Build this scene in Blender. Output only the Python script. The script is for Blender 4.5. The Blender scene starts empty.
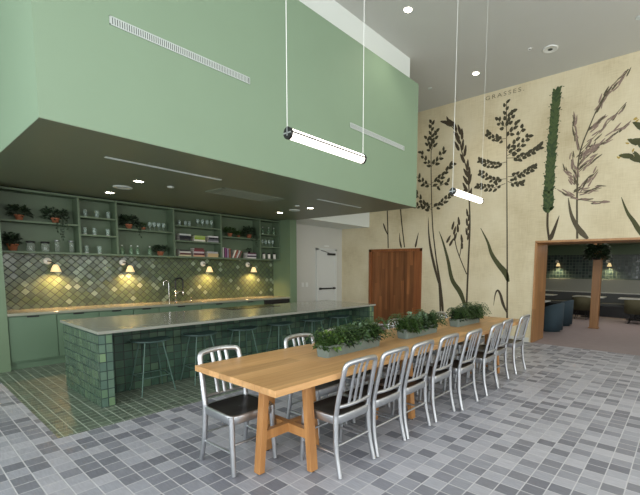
import bpy, math, random
from mathutils import Vector, Matrix
random.seed(11)
PI = math.pi
C = bpy.context.scene.collection

# ------------------------------------------------------------------ materials
def srgb(r, g, b):
    f = lambda c: (c/255/12.92) if c/255 <= .04045 else ((c/255+.055)/1.055)**2.4
    return (f(r), f(g), f(b), 1)

class NT:
    def __init__(s, name):
        s.m = bpy.data.materials.new(name); s.m.use_nodes = True
        s.t = s.m.node_tree; s.n = s.t.nodes; s.l = s.t.links
        s.b = s.n['Principled BSDF']
    def N(s, typ, **kw):
        n = s.n.new(typ)
        for k, v in kw.items(): setattr(n, k, v)
        return n
    def L(s, a, b): s.l.new(a, b)
    def math(s, op, a, b=None, c=None):
        n = s.N('ShaderNodeMath', operation=op)
        for i, v in enumerate((a, b, c)):
            if v is None: continue
            if isinstance(v, (int, float)): n.inputs[i].default_value = v
            else: s.L(v, n.inputs[i])
        return n.outputs[0]
    def mix(s, f, a, b, mode='MIX'):
        n = s.N('ShaderNodeMix', data_type='RGBA', blend_type=mode)
        for i, v in ((0, f), (6, a), (7, b)):
            if isinstance(v, (int, float, tuple)): n.inputs[i].default_value = v
            else: s.L(v, n.inputs[i])
        return n.outputs[2]
    def ramp(s, f, stops, interp='LINEAR'):
        n = s.N('ShaderNodeValToRGB'); cr = n.color_ramp; cr.interpolation = interp
        while len(cr.elements) < len(stops): cr.elements.new(.5)
        for e, (p, c) in zip(cr.elements, stops): e.position = p; e.color = c
        s.L(f, n.inputs[0]); return n.outputs[0]
    def coord(s, which='Object'):
        return s.N('ShaderNodeTexCoord').outputs[which]
    def pos(s):
        return s.N('ShaderNodeNewGeometry').outputs['Position']
    def noise(s, vec, scale, detail=3, sc=(1, 1, 1), rough=.5):
        mp = s.N('ShaderNodeMapping'); mp.inputs['Scale'].default_value = sc
        s.L(vec, mp.inputs[0]); n = s.N('ShaderNodeTexNoise')
        n.inputs['Scale'].default_value = scale; n.inputs['Detail'].default_value = detail
        n.inputs['Roughness'].default_value = rough
        s.L(mp.outputs[0], n.inputs['Vector']); return n.outputs['Fac']
    def bump(s, h, dist=.002, strength=.5):
        n = s.N('ShaderNodeBump'); n.inputs['Distance'].default_value = dist
        n.inputs['Strength'].default_value = strength
        s.L(h, n.inputs['Height']); s.L(n.outputs[0], s.b.inputs['Normal'])

def plain(name, col, rough=.5, metal=0, var=.06, nscale=12, bump=0, emit=0, spec=.5):
    t = NT(name)
    f = t.noise(t.coord(), nscale, 4)
    a = tuple(max(0, c*(1-var)) for c in col[:3])+(1,)
    b = tuple(min(1, c*(1+var)) for c in col[:3])+(1,)
    t.L(t.mix(f, a, b), t.b.inputs['Base Color'])
    t.b.inputs['Roughness'].default_value = rough
    t.b.inputs['Metallic'].default_value = metal
    t.b.inputs['Specular IOR Level'].default_value = spec
    if emit:
        t.b.inputs['Emission Color'].default_value = col
        t.b.inputs['Emission Strength'].default_value = emit
    if bump: t.bump(f, bump)
    return t.m

def wood(name, c1, c2, axis=0, plank=None, pw=.12, rough=.42, grain=1.0):
    """grain runs along axis; plank = axis across which boards are laid"""
    t = NT(name); p = t.pos()
    sc = [28, 28, 28]; sc[axis] = 1.6
    f = t.noise(p, 1.0, 6, tuple(sc), .6)
    sc2 = [6, 6, 6]; sc2[axis] = .5
    g = t.noise(p, 1.0, 2, tuple(sc2))
    col = t.ramp(t.math('ADD', t.math('MULTIPLY', f, .55), t.math('MULTIPLY', g, .45)), [(.32, c2), (.68, c1)])
    if plank is not None:
        sp = t.N('ShaderNodeSeparateXYZ'); t.L(p, sp.inputs[0])
        q = t.math('DIVIDE', sp.outputs[plank], pw)
        idx = t.math('FLOOR', q)
        al = t.math('FLOOR', t.math('DIVIDE', t.math('ADD', sp.outputs[axis], t.math('MULTIPLY', idx, .77)), 1.9))
        cb = t.N('ShaderNodeCombineXYZ'); t.L(idx, cb.inputs[0]); t.L(al, cb.inputs[1])
        wn = t.N('ShaderNodeTexWhiteNoise'); t.L(cb.outputs[0], wn.inputs[0])
        v = t.math('MULTIPLY_ADD', wn.outputs['Value'], .34*grain, 1-.2*grain)
        fr = t.math('FRACT', q)
        e = t.math('MINIMUM', fr, t.math('SUBTRACT', 1, fr))
        ln = t.math('GREATER_THAN', e, .012)
        v = t.math('MULTIPLY', v, t.math('MULTIPLY_ADD', ln, .25, .75))
        hv = t.N('ShaderNodeHueSaturation'); t.L(v, hv.inputs['Value']); t.L(col, hv.inputs['Color'])
        col = hv.outputs[0]
    t.L(col, t.b.inputs['Base Color'])
    t.b.inputs['Roughness'].default_value = rough
    t.bump(f, .0015, .3)
    return t.m

def tiles(name, ua, va, du, dv, cols, grout, gw=.04, rough=.25, rot=False, tilt=.0, off=(0, 0), lightpatch=None, gloss_jit=.15, stria=None):
    """tile grid from world position; ua,va = axis indices; du,dv = tile size"""
    t = NT(name); sp = t.N('ShaderNodeSeparateXYZ'); t.L(t.pos(), sp.inputs[0])
    U = t.math('ADD', sp.outputs[ua], off[0]); V = t.math('ADD', sp.outputs[va], off[1])
    if rot:
        U, V = t.math('MULTIPLY', t.math('ADD', U, V), .70711), t.math('MULTIPLY', t.math('SUBTRACT', V, U), .70711)
    u = t.math('DIVIDE', U, du); v = t.math('DIVIDE', V, dv)
    cb = t.N('ShaderNodeCombineXYZ'); t.L(t.math('FLOOR', u), cb.inputs[0]); t.L(t.math('FLOOR', v), cb.inputs[1])
    wn = t.N('ShaderNodeTexWhiteNoise'); t.L(cb.outputs[0], wn.inputs[0])
    n = len(cols)
    base = t.ramp(wn.outputs['Value'], [(i/n, c) for i, c in enumerate(cols)], 'CONSTANT')
    fine = t.noise(t.pos(), 9, 4, stria or (1, 1, 1))
    hv = t.N('ShaderNodeHueSaturation'); t.L(base, hv.inputs['Color'])
    t.L(t.math('MULTIPLY_ADD', fine, .45, .78), hv.inputs['Value'])
    fu = t.math('FRACT', u); fv = t.math('FRACT', v)
    eu = t.math('MULTIPLY', t.math('MINIMUM', fu, t.math('SUBTRACT', 1, fu)), du)
    ev = t.math('MULTIPLY', t.math('MINIMUM', fv, t.math('SUBTRACT', 1, fv)), dv)
    e = t.math('MINIMUM', eu, ev)
    m = t.N('ShaderNodeMapRange', interpolation_type='SMOOTHSTEP')
    m.inputs[1].default_value = gw*.35; m.inputs[2].default_value = gw*.75; t.L(e, m.inputs[0])
    t.L(t.mix(m.outputs[0], grout, hv.outputs[0]), t.b.inputs['Base Color'])
    t.L(t.math('MULTIPLY_ADD', t.math('SUBTRACT', 1, m.outputs[0]), .5, t.math('MULTIPLY_ADD', wn.outputs['Value'], gloss_jit, rough)), t.b.inputs['Roughness'])
    if tilt:
        vm = t.N('ShaderNodeVectorMath', operation='SUBTRACT'); t.L(wn.outputs['Color'], vm.inputs[0]); vm.inputs[1].default_value = (.5, .5, .5)
        v2 = t.N('ShaderNodeVectorMath', operation='SCALE'); t.L(vm.outputs[0], v2.inputs[0]); v2.inputs['Scale'].default_value = tilt
        bp = t.N('ShaderNodeBump'); bp.inputs['Distance'].default_value = .002; bp.inputs['Strength'].default_value = .5
        h = t.math('ADD', m.outputs[0], t.math('MULTIPLY', t.noise(t.pos(), 14, 2), .8)); t.L(h, bp.inputs['Height'])
        v3 = t.N('ShaderNodeVectorMath', operation='ADD'); t.L(bp.outputs[0], v3.inputs[0]); t.L(v2.outputs[0], v3.inputs[1])
        v4 = t.N('ShaderNodeVectorMath', operation='NORMALIZE'); t.L(v3.outputs[0], v4.inputs[0])
        t.L(v4.outputs[0], t.b.inputs['Normal'])
    else:
        t.bump(m.outputs[0], .0015, .5)
    return t.m

M = {}
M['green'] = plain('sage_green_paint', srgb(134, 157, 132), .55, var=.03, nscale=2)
M['green_dark'] = plain('sage_green_underside_shaded', srgb(106, 114, 94), .4, var=.03, nscale=2)  # darker copy of the sage paint, the soffit underside's shade in its colour
M['green_cab'] = plain('green_cabinet_lacquer', srgb(98, 124, 100), .5, var=.04, nscale=3)
M['green_shelf'] = plain('green_shelf_lacquer', srgb(92, 110, 86), .5, var=.04, nscale=3)
M['green_pil'] = plain('green_panel_lacquer', srgb(108, 130, 102), .5, var=.04, nscale=3)
M['white'] = plain('white_wall_paint', srgb(226, 232, 228), .6, var=.02, nscale=2)
M['ceil'] = plain('grey_ceiling_paint', srgb(196, 197, 192), .7, var=.03, nscale=1.5)
M['doorwhite'] = plain('white_door_paint', srgb(214, 217, 214), .4, var=.02)
M['plaster'] = plain('white_plaster_back', srgb(205, 205, 198), .7, var=.03, nscale=2)
def paper():
    t = NT('cream_wallpaper'); p = t.pos()
    a = t.noise(p, 1.1, 5); b = t.noise(p, 1.0, 4, (30, 60, 4)); c = t.noise(p, 1.0, 3, (30, 5, 60))
    f = t.math('ADD', t.math('MULTIPLY', a, .6), t.math('MULTIPLY', t.math('ADD', b, c), .2))
    t.L(t.ramp(f, [(.3, srgb(190, 175, 140)), (.5, srgb(214, 202, 170)), (.7, srgb(226, 216, 188))]), t.b.inputs['Base Color'])
    t.b.inputs['Roughness'].default_value = .75; return t.m
M['paper'] = paper()
M['ink_brown'] = plain('mural_ink_brown', srgb(70, 60, 44), .8, var=.25, nscale=6)
M['ink_green'] = plain('mural_ink_olive', srgb(72, 74, 44), .8, var=.35, nscale=5)
M['ink_dark'] = plain('mural_ink_dark', srgb(66, 62, 44), .8, var=.3, nscale=6)
M['ink_spike'] = plain('mural_ink_leaf_green', srgb(54, 72, 42), .8, var=.5, nscale=22)
M['ink_spike_l'] = plain('mural_ink_light_green', srgb(72, 88, 50), .8, var=.3, nscale=22)
M['ink_mauve'] = plain('mural_ink_mauve', srgb(140, 120, 108), .8, var=.25, nscale=10)
M['ink_mauve_d'] = plain('mural_ink_mauve_dark', srgb(88, 80, 62), .8, var=.25, nscale=10)
M['ink_yellow'] = plain('mural_ink_yellow', srgb(176, 150, 72), .8, var=.2, nscale=10)
M['ink_letter'] = plain('mural_ink_lettering', srgb(128, 120, 98), .8, var=.1)
g = [srgb(*c) for c in ((126, 128, 138), (163, 165, 175), (145, 147, 157), (174, 175, 184), (134, 136, 146), (168, 169, 178), (118, 120, 130), (157, 159, 169))]
M['floor'] = tiles('grey_floor_tiles', 0, 1, .124, .146, g, srgb(194, 194, 198), .007, .36, off=(.015, .04), stria=(9, 1.2, 1))
gg = [srgb(*c) for c in ((90, 104, 90), (96, 110, 94), (86, 98, 86), (100, 112, 98), (92, 104, 90))]
M['floor_green'] = tiles('green_floor_tiles', 0, 1, .0985, .0985, gg, srgb(168, 180, 164), .007, .3, off=(.045, .05))
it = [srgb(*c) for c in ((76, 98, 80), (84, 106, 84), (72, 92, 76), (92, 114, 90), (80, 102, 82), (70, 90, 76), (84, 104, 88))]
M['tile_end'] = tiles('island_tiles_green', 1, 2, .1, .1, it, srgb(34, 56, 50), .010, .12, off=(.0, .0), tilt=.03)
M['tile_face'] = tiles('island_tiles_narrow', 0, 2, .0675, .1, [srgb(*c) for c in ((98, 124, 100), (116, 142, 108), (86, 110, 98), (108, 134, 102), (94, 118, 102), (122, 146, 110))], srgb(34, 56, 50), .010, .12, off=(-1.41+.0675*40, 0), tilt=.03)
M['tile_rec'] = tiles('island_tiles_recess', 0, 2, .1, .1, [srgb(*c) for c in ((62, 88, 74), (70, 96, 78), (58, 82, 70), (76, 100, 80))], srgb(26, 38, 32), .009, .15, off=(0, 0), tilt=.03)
bt = [srgb(*c) for c in ((86, 100, 76), (92, 108, 80), (82, 96, 76), (94, 108, 82), (86, 102, 72), (132, 148, 124), (88, 102, 74), (78, 90, 70), (92, 106, 76), (86, 100, 72), (90, 102, 74))]
M['splash'] = tiles('diamond_glazed_tiles', 0, 2, .088, .088, bt, srgb(28, 34, 26), .009, .12, rot=True, tilt=.07)
M['darktile'] = tiles('dark_green_square_tiles', 1, 2, .11, .11, [srgb(*c) for c in ((50, 66, 66), (60, 76, 74), (44, 58, 58), (68, 84, 82))], srgb(104, 118, 108), .013, .2, tilt=.05)
M['counter'] = plain('grey_stone_worktop', srgb(150, 152, 142), .13, var=.06, nscale=30)
M['counter_k'] = plain('beige_stone_worktop', srgb(150, 152, 136), .2, var=.08, nscale=25)
M['oak'] = wood('oak_tabletop', srgb(216, 172, 120), srgb(182, 136, 86), 0, 1, .145)
M['oak_leg'] = wood('oak_legs', srgb(188, 138, 84), srgb(152, 104, 58), 2)
M['cedar'] = wood('red_brown_planks', srgb(158, 102, 60), srgb(110, 66, 36), 2, 1, .092, grain=1.9)
M['cedar_f'] = wood('red_brown_frame', srgb(160, 100, 58), srgb(120, 68, 36), 2)
M['jamb'] = wood('portal_wood', srgb(176, 130, 84), srgb(146, 104, 62), 2, 0, .21)
M['alu'] = plain('brushed_aluminium', srgb(196, 199, 203), .4, 1, var=.05, nscale=20)
M['pad'] = plain('dark_seat', srgb(34, 33, 34), .38, var=.15, nscale=10)
M['stool_seat'] = plain('dark_green_stool_seat', srgb(62, 86, 82), .35, var=.1)
M['stool_leg'] = plain('green_powder_coat', srgb(74, 102, 92), .4, .2, var=.05)
M['trough'] = plain('pale_green_grey_trough', srgb(110, 122, 116), .5, var=.05)
M['soil'] = plain('potting_soil', srgb(48, 36, 26), .95, var=.4, nscale=60, bump=.01)
M['terra'] = plain('terracotta', srgb(176, 108, 76), .75, var=.12, nscale=14)
M['black'] = plain('black_finish', srgb(22, 22, 24), .35, var=.1)
M['black_gloss'] = plain('black_glass', srgb(12, 13, 14), .08, var=.05)
M['chrome'] = plain('chrome', srgb(225, 225, 225), .12, 1, var=.01)
M['ceramic'] = plain('white_ceramic', srgb(232, 228, 216), .25, var=.02)
M['grille'] = plain('white_grille_metal', srgb(196, 204, 200), .45, var=.04)
M['grille_d'] = plain('dark_slots', srgb(70, 78, 74), .7, var=.05)
M['soffgrille'] = plain('green_grey_grille_metal', srgb(128, 138, 122), .45, var=.04)
M['blue'] = plain('blue_upholstery', srgb(52, 70, 80), .85, var=.15, nscale=40, bump=.003)
M['olive'] = plain('olive_upholstery', srgb(72, 70, 48), .8, var=.1, nscale=30)
M['greyup'] = plain('grey_upholstery', srgb(146, 150, 142), .85, var=.06, nscale=30)
M['darkup'] = plain('dark_grey_upholstery', srgb(84, 88, 88), .85, var=.06, nscale=30)
M['ttop'] = plain('pale_table_laminate', srgb(196, 200, 196), .3, var=.02)
M['carpet'] = plain('mauve_brown_floor', srgb(146, 134, 134), .6, var=.12, nscale=6)
M['leaf'] = plain('leaf_green', srgb(56, 82, 38), .5, var=.45, nscale=14)
M['leaf_l'] = plain('leaf_bright', srgb(104, 134, 62), .5, var=.4, nscale=14)
M['leaf_s'] = plain('leaf_silver_green', srgb(100, 124, 98), .45, var=.3, nscale=14)
M['leaf_d'] = plain('leaf_dark', srgb(36, 54, 32), .5, var=.4, nscale=14)
M['stem'] = plain('plant_stem', srgb(70, 78, 44), .7, var=.2)
M['led'] = plain('led_tube_glow', srgb(255, 248, 236), .4, var=0, emit=3.2)
M['lens'] = plain('downlight_lens_glow', srgb(255, 244, 220), .4, var=0, emit=26)
M['bulb'] = plain('warm_bulb_glow', srgb(255, 214, 140), .4, var=0, emit=14)
M['ring'] = plain('white_trim_ring', srgb(226, 228, 224), .5, var=.02)
M['frame_w'] = plain('dark_window_frame', srgb(60, 62, 62), .5, .3, var=.03)
def glassm(name, col, a):
    t = NT(name); t.L(t.mix(t.noise(t.coord(), 20), col, tuple(min(1, c*1.08) for c in col[:3])+(1,)), t.b.inputs['Base Color'])
    t.b.inputs['Roughness'].default_value = .06
    tr = t.N('ShaderNodeBsdfTransparent'); tr.inputs[0].default_value = (.9, .95, .92, 1)
    mx = t.N('ShaderNodeMixShader'); mx.inputs[0].default_value = a
    t.L(tr.outputs[0], mx.inputs[1]); t.L(t.b.outputs[0], mx.inputs[2])
    t.L(mx.outputs[0], t.n['Material Output'].inputs[0]); return t.m
M['glass'] = glassm('drinking_glass', srgb(200, 216, 208), .33)
M['glass_g'] = glassm('green_bottle_glass', srgb(120, 150, 120), .5)
M['jar'] = glassm('jar_contents', srgb(160, 168, 158), .38)
M['pane'] = glassm('window_glass', srgb(210, 225, 225), .08)
M['shade'] = plain('cream_lamp_shade', srgb(250, 220, 160), .4, var=.02, emit=.8)

# ------------------------------------------------------------------ mesh builder
class MB:
    def __init__(s): s.v = []; s.f = []; s.sm = []
    def add(s, vs, fs, smooth=False):
        o = len(s.v); s.v += [tuple(p) for p in vs]
        s.f += [tuple(i+o for i in f) for f in fs]; s.sm += [smooth]*len(fs); return s
    def box(s, x0, x1, y0, y1, z0, z1):
        vs = [(x, y, z) for z in (z0, z1) for y in (y0, y1) for x in (x0, x1)]
        return s.add(vs, [(0, 2, 3, 1), (4, 5, 7, 6), (0, 1, 5, 4), (2, 6, 7, 3), (0, 4, 6, 2), (1, 3, 7, 5)])
    def obox(s, c, ax, ay, az):
        c = Vector(c); ax = Vector(ax); ay = Vector(ay); az = Vector(az)
        vs = [c+ax*i+ay*j+az*k for k in (-1, 1) for j in (-1, 1) for i in (-1, 1)]
        return s.add(vs, [(0, 2, 3, 1), (4, 5, 7, 6), (0, 1, 5, 4), (2, 6, 7, 3), (0, 4, 6, 2), (1, 3, 7, 5)])
    def tube(s, pts, r, n=10, cap=True, ell=1.0, up=(0, 0, 1)):
        pts = [Vector(p) for p in pts]; m = len(pts)
        rs = r if isinstance(r, (list, tuple)) else [r]*m
        vs = []; prev = None
        for i, p in enumerate(pts):
            d = (pts[min(i+1, m-1)]-pts[max(i-1, 0)]).normalized()
            if prev is None:
                a = Vector(up) if abs(d.dot(Vector(up))) < .9 else Vector((1, 0, 0))
                u = (a-d*a.dot(d)).normalized()
            else: u = (prev-d*prev.dot(d)).normalized()
            prev = u; w = d.cross(u)
            for k in range(n):
                t = 2*PI*k/n; vs.append(p+u*math.cos(t)*rs[i]*ell+w*math.sin(t)*rs[i])
        fs = [(i*n+k, i*n+(k+1) % n, (i+1)*n+(k+1) % n, (i+1)*n+k) for i in range(m-1) for k in range(n)]
        s.add(vs, fs, True)
        if cap:
            s.add(vs[:n], [tuple(range(n))[::-1]]); s.add(vs[-n:], [tuple(range(n))])
        return s
    def lathe(s, prof, c=(0, 0, 0), n=20, axis='z'):
        vs = []
        for r, h in prof:
            for k in range(n):
                t = 2*PI*k/n; a, b = r*math.cos(t), r*math.sin(t)
                p = {'z': (a, b, h), 'y': (a, h, b), 'x': (h, a, b)}[axis]
                vs.append((p[0]+c[0], p[1]+c[1], p[2]+c[2]))
        fs = [(i*n+k, i*n+(k+1) % n, (i+1)*n+(k+1) % n, (i+1)*n+k) for i in range(len(prof)-1) for k in range(n)]
        return s.add(vs, fs, True)
    def build(s, name, mat, parent=None, bevel=0, loc=None):
        me = bpy.data.meshes.new(name); me.from_pydata(s.v, [], s.f)
        me.polygons.foreach_set('use_smooth', s.sm)
        me.materials.append(mat); me.update()
        o = bpy.data.objects.new(name, me); C.objects.link(o)
        if parent: o.parent = parent
        if loc: o.location = loc
        if bevel:
            b = o.modifiers.new('bevel', 'BEVEL'); b.width = bevel; b.segments = 2; b.limit_method = 'ANGLE'
        return o

def tag(o, label, cat, group=None):
    o['label'] = label; o['category'] = cat
    if group: o['group'] = group
    return o
def thing(name, label, cat, loc=(0, 0, 0), rz=0, group=None):
    o = bpy.data.objects.new(name, None); C.objects.link(o); o.empty_display_size = .1
    o.location = loc; o.rotation_euler = (0, 0, rz)
    return tag(o, label, cat, group)
KIDS = {}
def dup(root, label, loc, rz=0, scale=None):
    bpy.context.view_layer.update()
    r = root.copy(); C.objects.link(r); r.location = loc; r.rotation_euler = (0, 0, rz); r['label'] = label
    if scale: r.scale = scale
    for ch in root.children:
        c = ch.copy(); C.objects.link(c); c.parent = r
        for gch in ch.children:
            d = gch.copy(); C.objects.link(d); d.parent = c
    return r
def struct(o): o['kind'] = 'structure'; return o
def bx(name, mat, *b, parent=None, bevel=0):
    return MB().box(*b).build(name, mat, parent, bevel)
ORD = ['first', 'second', 'third', 'fourth', 'fifth', 'sixth', 'seventh', 'eighth', 'ninth']

# ------------------------------------------------------------------ key dimensions
XW = 8.671      # mural wall
H = 5.49        # ceiling
S0, S1, SY, SZ, ST = .87, 6.40, 4.15, 2.72, 4.96   # soffit
YK, YB = 7.668, 8.33       # kitchen front line, splashback plane
# ------------------------------------------------------------------ the setting
fl = MB().box(-4, XW, -4.5, 4.345, -.1, 0).box(-4, .90, 4.345, YK+.7, -.1, 0).box(6.45, XW, 4.345, 8.35, -.1, 0)
struct(fl.build('floor', M['floor']))
struct(MB().box(.90, 6.45, 4.345, 8.35, -.1, 0).build('floor_green_tiles', M['floor_green']))
struct(bx('floor_back_room', M['carpet'], XW, 16.2, -3, 6, -.1, 0))
struct(bx('ceiling', M['ceil'], -4.1, 9.6, -4.6, 8.5, H, H+.1))
# far white room wall beyond the kitchen and the walls round the hall
struct(MB().box(-4.1, 1.10, YK, 8.5, 0, H).build('wall_kitchen_side', M['green_pil']))
struct(bx('wall_kitchen', M['splash'], 1.10, 6.44, YB, 8.5, 0, H))
struct(bx('wall_end_panel', M['green_pil'], 6.235, 6.444, YK, YB, 0, SZ))
struct(bx('wall_back', M['plaster'], 6.44, XW+.9, 8.24, 8.4, 0, SZ+.1))
struct(bx('wall_bulkhead', M['white'], 6.40, XW, 7.18, 8.24, SZ, H))
sf = MB().box(S0, S1, SY, YB, SZ+.004, ST)
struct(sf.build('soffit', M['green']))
struct(bx('soffit_underside', M['green_dark'], S0+.002, S1-.002, SY+.002, YB, SZ, SZ+.004))  # thin sheet in the darkened paint, shades the soffit's bottom face
struct(bx('wall_above_soffit', M['white'], S0-.02, S1+.03, SY+.22, YB, ST, H))
# mural wall with the portal and door recess
mw = MB().box(XW, 9.46, 2.585, 5.408, 0, H).box(XW, 9.46, 7.176, 8.24, 0, H).box(XW, 9.46, 5.408, 7.176, 2.10, H)
mw.box(XW, 9.46, -1.0, 2.585, 2.18, H).box(XW, 9.46, -4.6, -1.0, 0, H).box(XW+.3, 9.46, 5.408, 7.176, 0, 2.1)
wall_right = struct(mw.build('wall_right', M['paper']))
struct(bx('baseboard_right', M['plaster'], XW-.012, XW, 2.64, 5.40, 0, .1))
pj = MB().box(XW-.012, 9.47, 2.56, 2.60, 0, 2.16)
pj.build('trim_1', M['jamb'])['kind'] = 'structure'
struct(bx('trim_2', M['jamb'], XW-.012, 9.47, -1.02, 2.60, 2.145, 2.185))
struct(bx('trim_3', M['jamb'], XW-.012, 9.47, -1.02, -.98, 0, 2.15))
# wooden plank door
d1 = struct(bx('door_1', M['cedar'], XW+.03, XW+.07, 5.66, 7.12, 0, 2.05))
fr = MB().box(XW-.015, XW+.1, 7.10, 7.176, 0, 2.10).box(XW-.015, XW+.1, 5.408, 5.47, 0, 2.10).box(XW-.015, XW+.1, 5.408, 7.176, 2.03, 2.10)
fr.build('door_frame', M['cedar_f'], d1)
sp_ = MB().box(XW+.02, XW+.07, 5.47, 5.66, .55, 2.03); sp_.build('side_panel', M['cedar_f'], d1)
MB().box(XW+.01, XW+.07, 5.47, 5.66, 0, .55).build('lower_side_panel', M['cedar_f'], d1, .006)
# white exit door with closer and push bar
d2 = struct(bx('door_2', M['doorwhite'], 7.68, 8.33, 8.205, 8.235, .005, 2.06))
MB().box(7.60, 7.68, 8.19, 8.24, 0, 2.11).box(8.33, 8.41, 8.19, 8.24, 0, 2.11).box(7.60, 8.41, 8.19, 8.24, 2.06, 2.12).build('door_frame', M['doorwhite'], d2, .004)
cl = MB().box(8.02, 8.30, 8.14, 8.205, 1.93, 1.99).build('door_closer', M['black'], d2, .005)
MB().tube([(8.05, 8.15, 1.99), (7.85, 8.12, 2.03), (7.76, 8.19, 2.055)], .008).build('closer_arm', M['black'], cl)
pb = MB().box(7.70, 8.31, 8.14, 8.165, .955, .995).box(7.70, 7.76, 8.165, 8.205, .945, 1.005).box(8.25, 8.31, 8.165, 8.205, .945, 1.005)
pb.build('push_bar', M['black'], d2, .004)
for x in (7.12, 7.27):
    s_ = bx('light_switch', M['ring'], x-.045, x+.045, 8.228, 8.24, 1.04, 1.16, bevel=.004)
    tag(s_, 'white switch plate on the white wall, %s' % ('left of the pair' if x < 7.2 else 'right of the pair nearer the exit door'), 'switch', 'switch plates by the exit door')
sg = bx('door_sign', M['ring'], 7.93, 8.11, 8.225, 8.24, 2.17, 2.21); tag(sg, 'small pale sign strip on the wall above the white exit door', 'sign')

# hall walls behind the viewpoint, with big windows
def window_wall(axis, at_, th, a0, a1, wins, name, z0=.35, z1=4.9):
    mb = MB()
    def B(u0, u1, zz0, zz1):
        if axis == 'y': mb.box(u0, u1, at_-th, at_, zz0, zz1)
        else: mb.box(at_-th, at_, u0, u1, zz0, zz1)
    B(a0, a1, 0, z0); B(a0, a1, z1, H)
    c = a0
    for u0, u1 in wins: B(c, u0, z0, z1); c = u1
    B(c, a1, z0, z1)
    struct(mb.build(name, M['plaster']))
    return wins
wn = 0
def windows(axis, at_, wins, z0=.35, z1=4.9):
    global wn
    for u0, u1 in wins:
        wn += 1
        fr = MB(); g_ = MB()
        def B(mb, a, b, c, d, t0, t1):
            if axis == 'y': mb.box(a, b, at_+t0, at_+t1, c, d)
            else: mb.box(at_+t0, at_+t1, a, b, c, d)
        for k in range(4):
            u = u0+(u1-u0-.06)*k/3; B(fr, u, u+.06, z0, z1, -.14, -.06)
        for k in range(4):
            z = z0+(z1-z0-.06)*k/3; B(fr, u0, u1, z, z+.06, -.14, -.06)
        B(g_, u0, u1, z0, z1, -.104, -.1)
        f = struct(fr.build('window_%d' % wn, M['frame_w']))
        g_.build('pane', M['pane'], f)
w1 = [(-3.2, -.4), (.4, 3.4), (4.2, 7.6)]
window_wall('y', -4.5, .2, -4.1, XW, w1, 'wall_front'); windows('y', -4.5, w1)
w2 = [(-3.6, -.4), (.4, 3.4), (4.2, 7.2)]  # last window is added, unseen, to brighten the soffit's left face
window_wall('x', -4.0, .2, -4.5, YK, w2, 'wall_left'); windows('x', -4.0, w2)

# back room shell
struct(bx('ceiling_back_room', M['green_dark'], 9.46, 16.2, -3, 6, 2.5, 2.6))
bw = struct(bx('wall_back_room', M['green_pil'], 16.0, 16.2, -3, 6, 0, 2.6))
MB().box(15.985, 16.0, -3, 6, 1.29, 2.15).build('wall_tiles', M['darktile'], bw)
struct(bx('wall_back_room_left', M['green_pil'], 9.46, 16.2, 5.8, 6, 0, 2.6))
struct(bx('wall_back_room_right', M['green_pil'], 9.46, 16.2, -3.2, -3, 0, 2.6))

# ------------------------------------------------------------------ mural painting (children of the wall, printed on its paper)
XP = XW-.0025
def lerp_path(pts, n=24):
    pts = [Vector(p) for p in pts]; out = []
    L = [0]
    for a, b in zip(pts, pts[1:]): L.append(L[-1]+(b-a).length)
    for i in range(n+1):
        t = i/n*(len(pts)-1); k = min(int(t), len(pts)-2); u = t-k
        p0, p1, p2, p3 = pts[max(k-1, 0)], pts[k], pts[k+1], pts[min(k+2, len(pts)-1)]
        out.append(.5*((2*p1)+(p2-p0)*u+(2*p0-5*p1+4*p2-p3)*u*u+(3*p1-p0-3*p2+p3)*u**3))
    return out
class Paint:
    def __init__(s): s.mb = MB(); s.k = 0
    def ribbon(s, pts, wf, n=24):
        P = lerp_path(pts, n); vs = []; s.k += 1; x = XP-.00002*(s.k % 40)
        for i, p in enumerate(P):
            d = (P[min(i+1, n)]-P[max(i-1, 0)]).normalized(); q = Vector((-d.y, d.x)); w = wf(i/n)/2
            vs += [(x, p.x+q.x*w, p.y+q.y*w), (x, p.x-q.x*w, p.y-q.y*w)]
        s.mb.add(vs, [(2*i, 2*i+1, 2*i+3, 2*i+2) for i in range(n)]); return P
    def seed(s, c, ang, L, W, n=8):
        s.k += 1; x = XP-.0009-.00002*(s.k % 40); d = Vector((math.cos(ang), math.sin(ang))); q = Vector((-d.y, d.x)); c = Vector(c); vs = []
        for k in range(n):
            t = 2*PI*k/n; p = c+d*(math.cos(t)*L/2)+q*(math.sin(t)*W/2*(1-.35*math.cos(t))); vs.append((x, p.x, p.y))
        s.mb.add(vs, [tuple(range(n))])
    def done(s, name, mat, label=None):
        o = s.mb.build(name, mat, wall_right)
        if label: o['label'] = label
        return o
taper = lambda w: (lambda t: w*max(.06, math.sin(PI*min(1, .12+.88*t))**.8))
blade = lambda w: (lambda t: w*(max(.03, (1-t))**.7)*(min(1, .35+3*t)))
line = lambda w: (lambda t: w)
rnd = random.Random(5)
def branchy(P, S, a, tip, n, sl, sw, thin=.012, spread=.085, curve=.12):
    """thin stalk from a to tip with seeds strung along its outer part"""
    a = Vector(a); tip = Vector(tip); mid = (a+tip)/2+Vector((0, -curve*(tip-a).length))
    pts = P.ribbon([a, mid, tip], line(thin), 12)
    for i in range(n):
        t = .25+.75*(i/(max(1, n-1))); k = min(11, int(t*12)); p = pts[k].lerp(pts[k+1], t*12-k if t*12-k <= 1 else 1)
        d = (pts[min(k+1, 12)]-pts[max(k-1, 0)]); a0 = math.atan2(d.y, d.x)
        o = spread*(1 if i % 2 else -1)*rnd.uniform(.3, 1)*(1.1-.5*t)
        q = Vector((-math.sin(a0), math.cos(a0)))*o
        c_ = p+q
        P.ribbon([p, (p+c_)/2, c_], line(thin*.6), 3)
        S.seed(c_, a0+(.7 if o > 0 else -.5)+rnd.uniform(-.3, .3), sl*rnd.uniform(.8, 1.15)*.95, sw*rnd.uniform(.85, 1.15)*.95)
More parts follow.
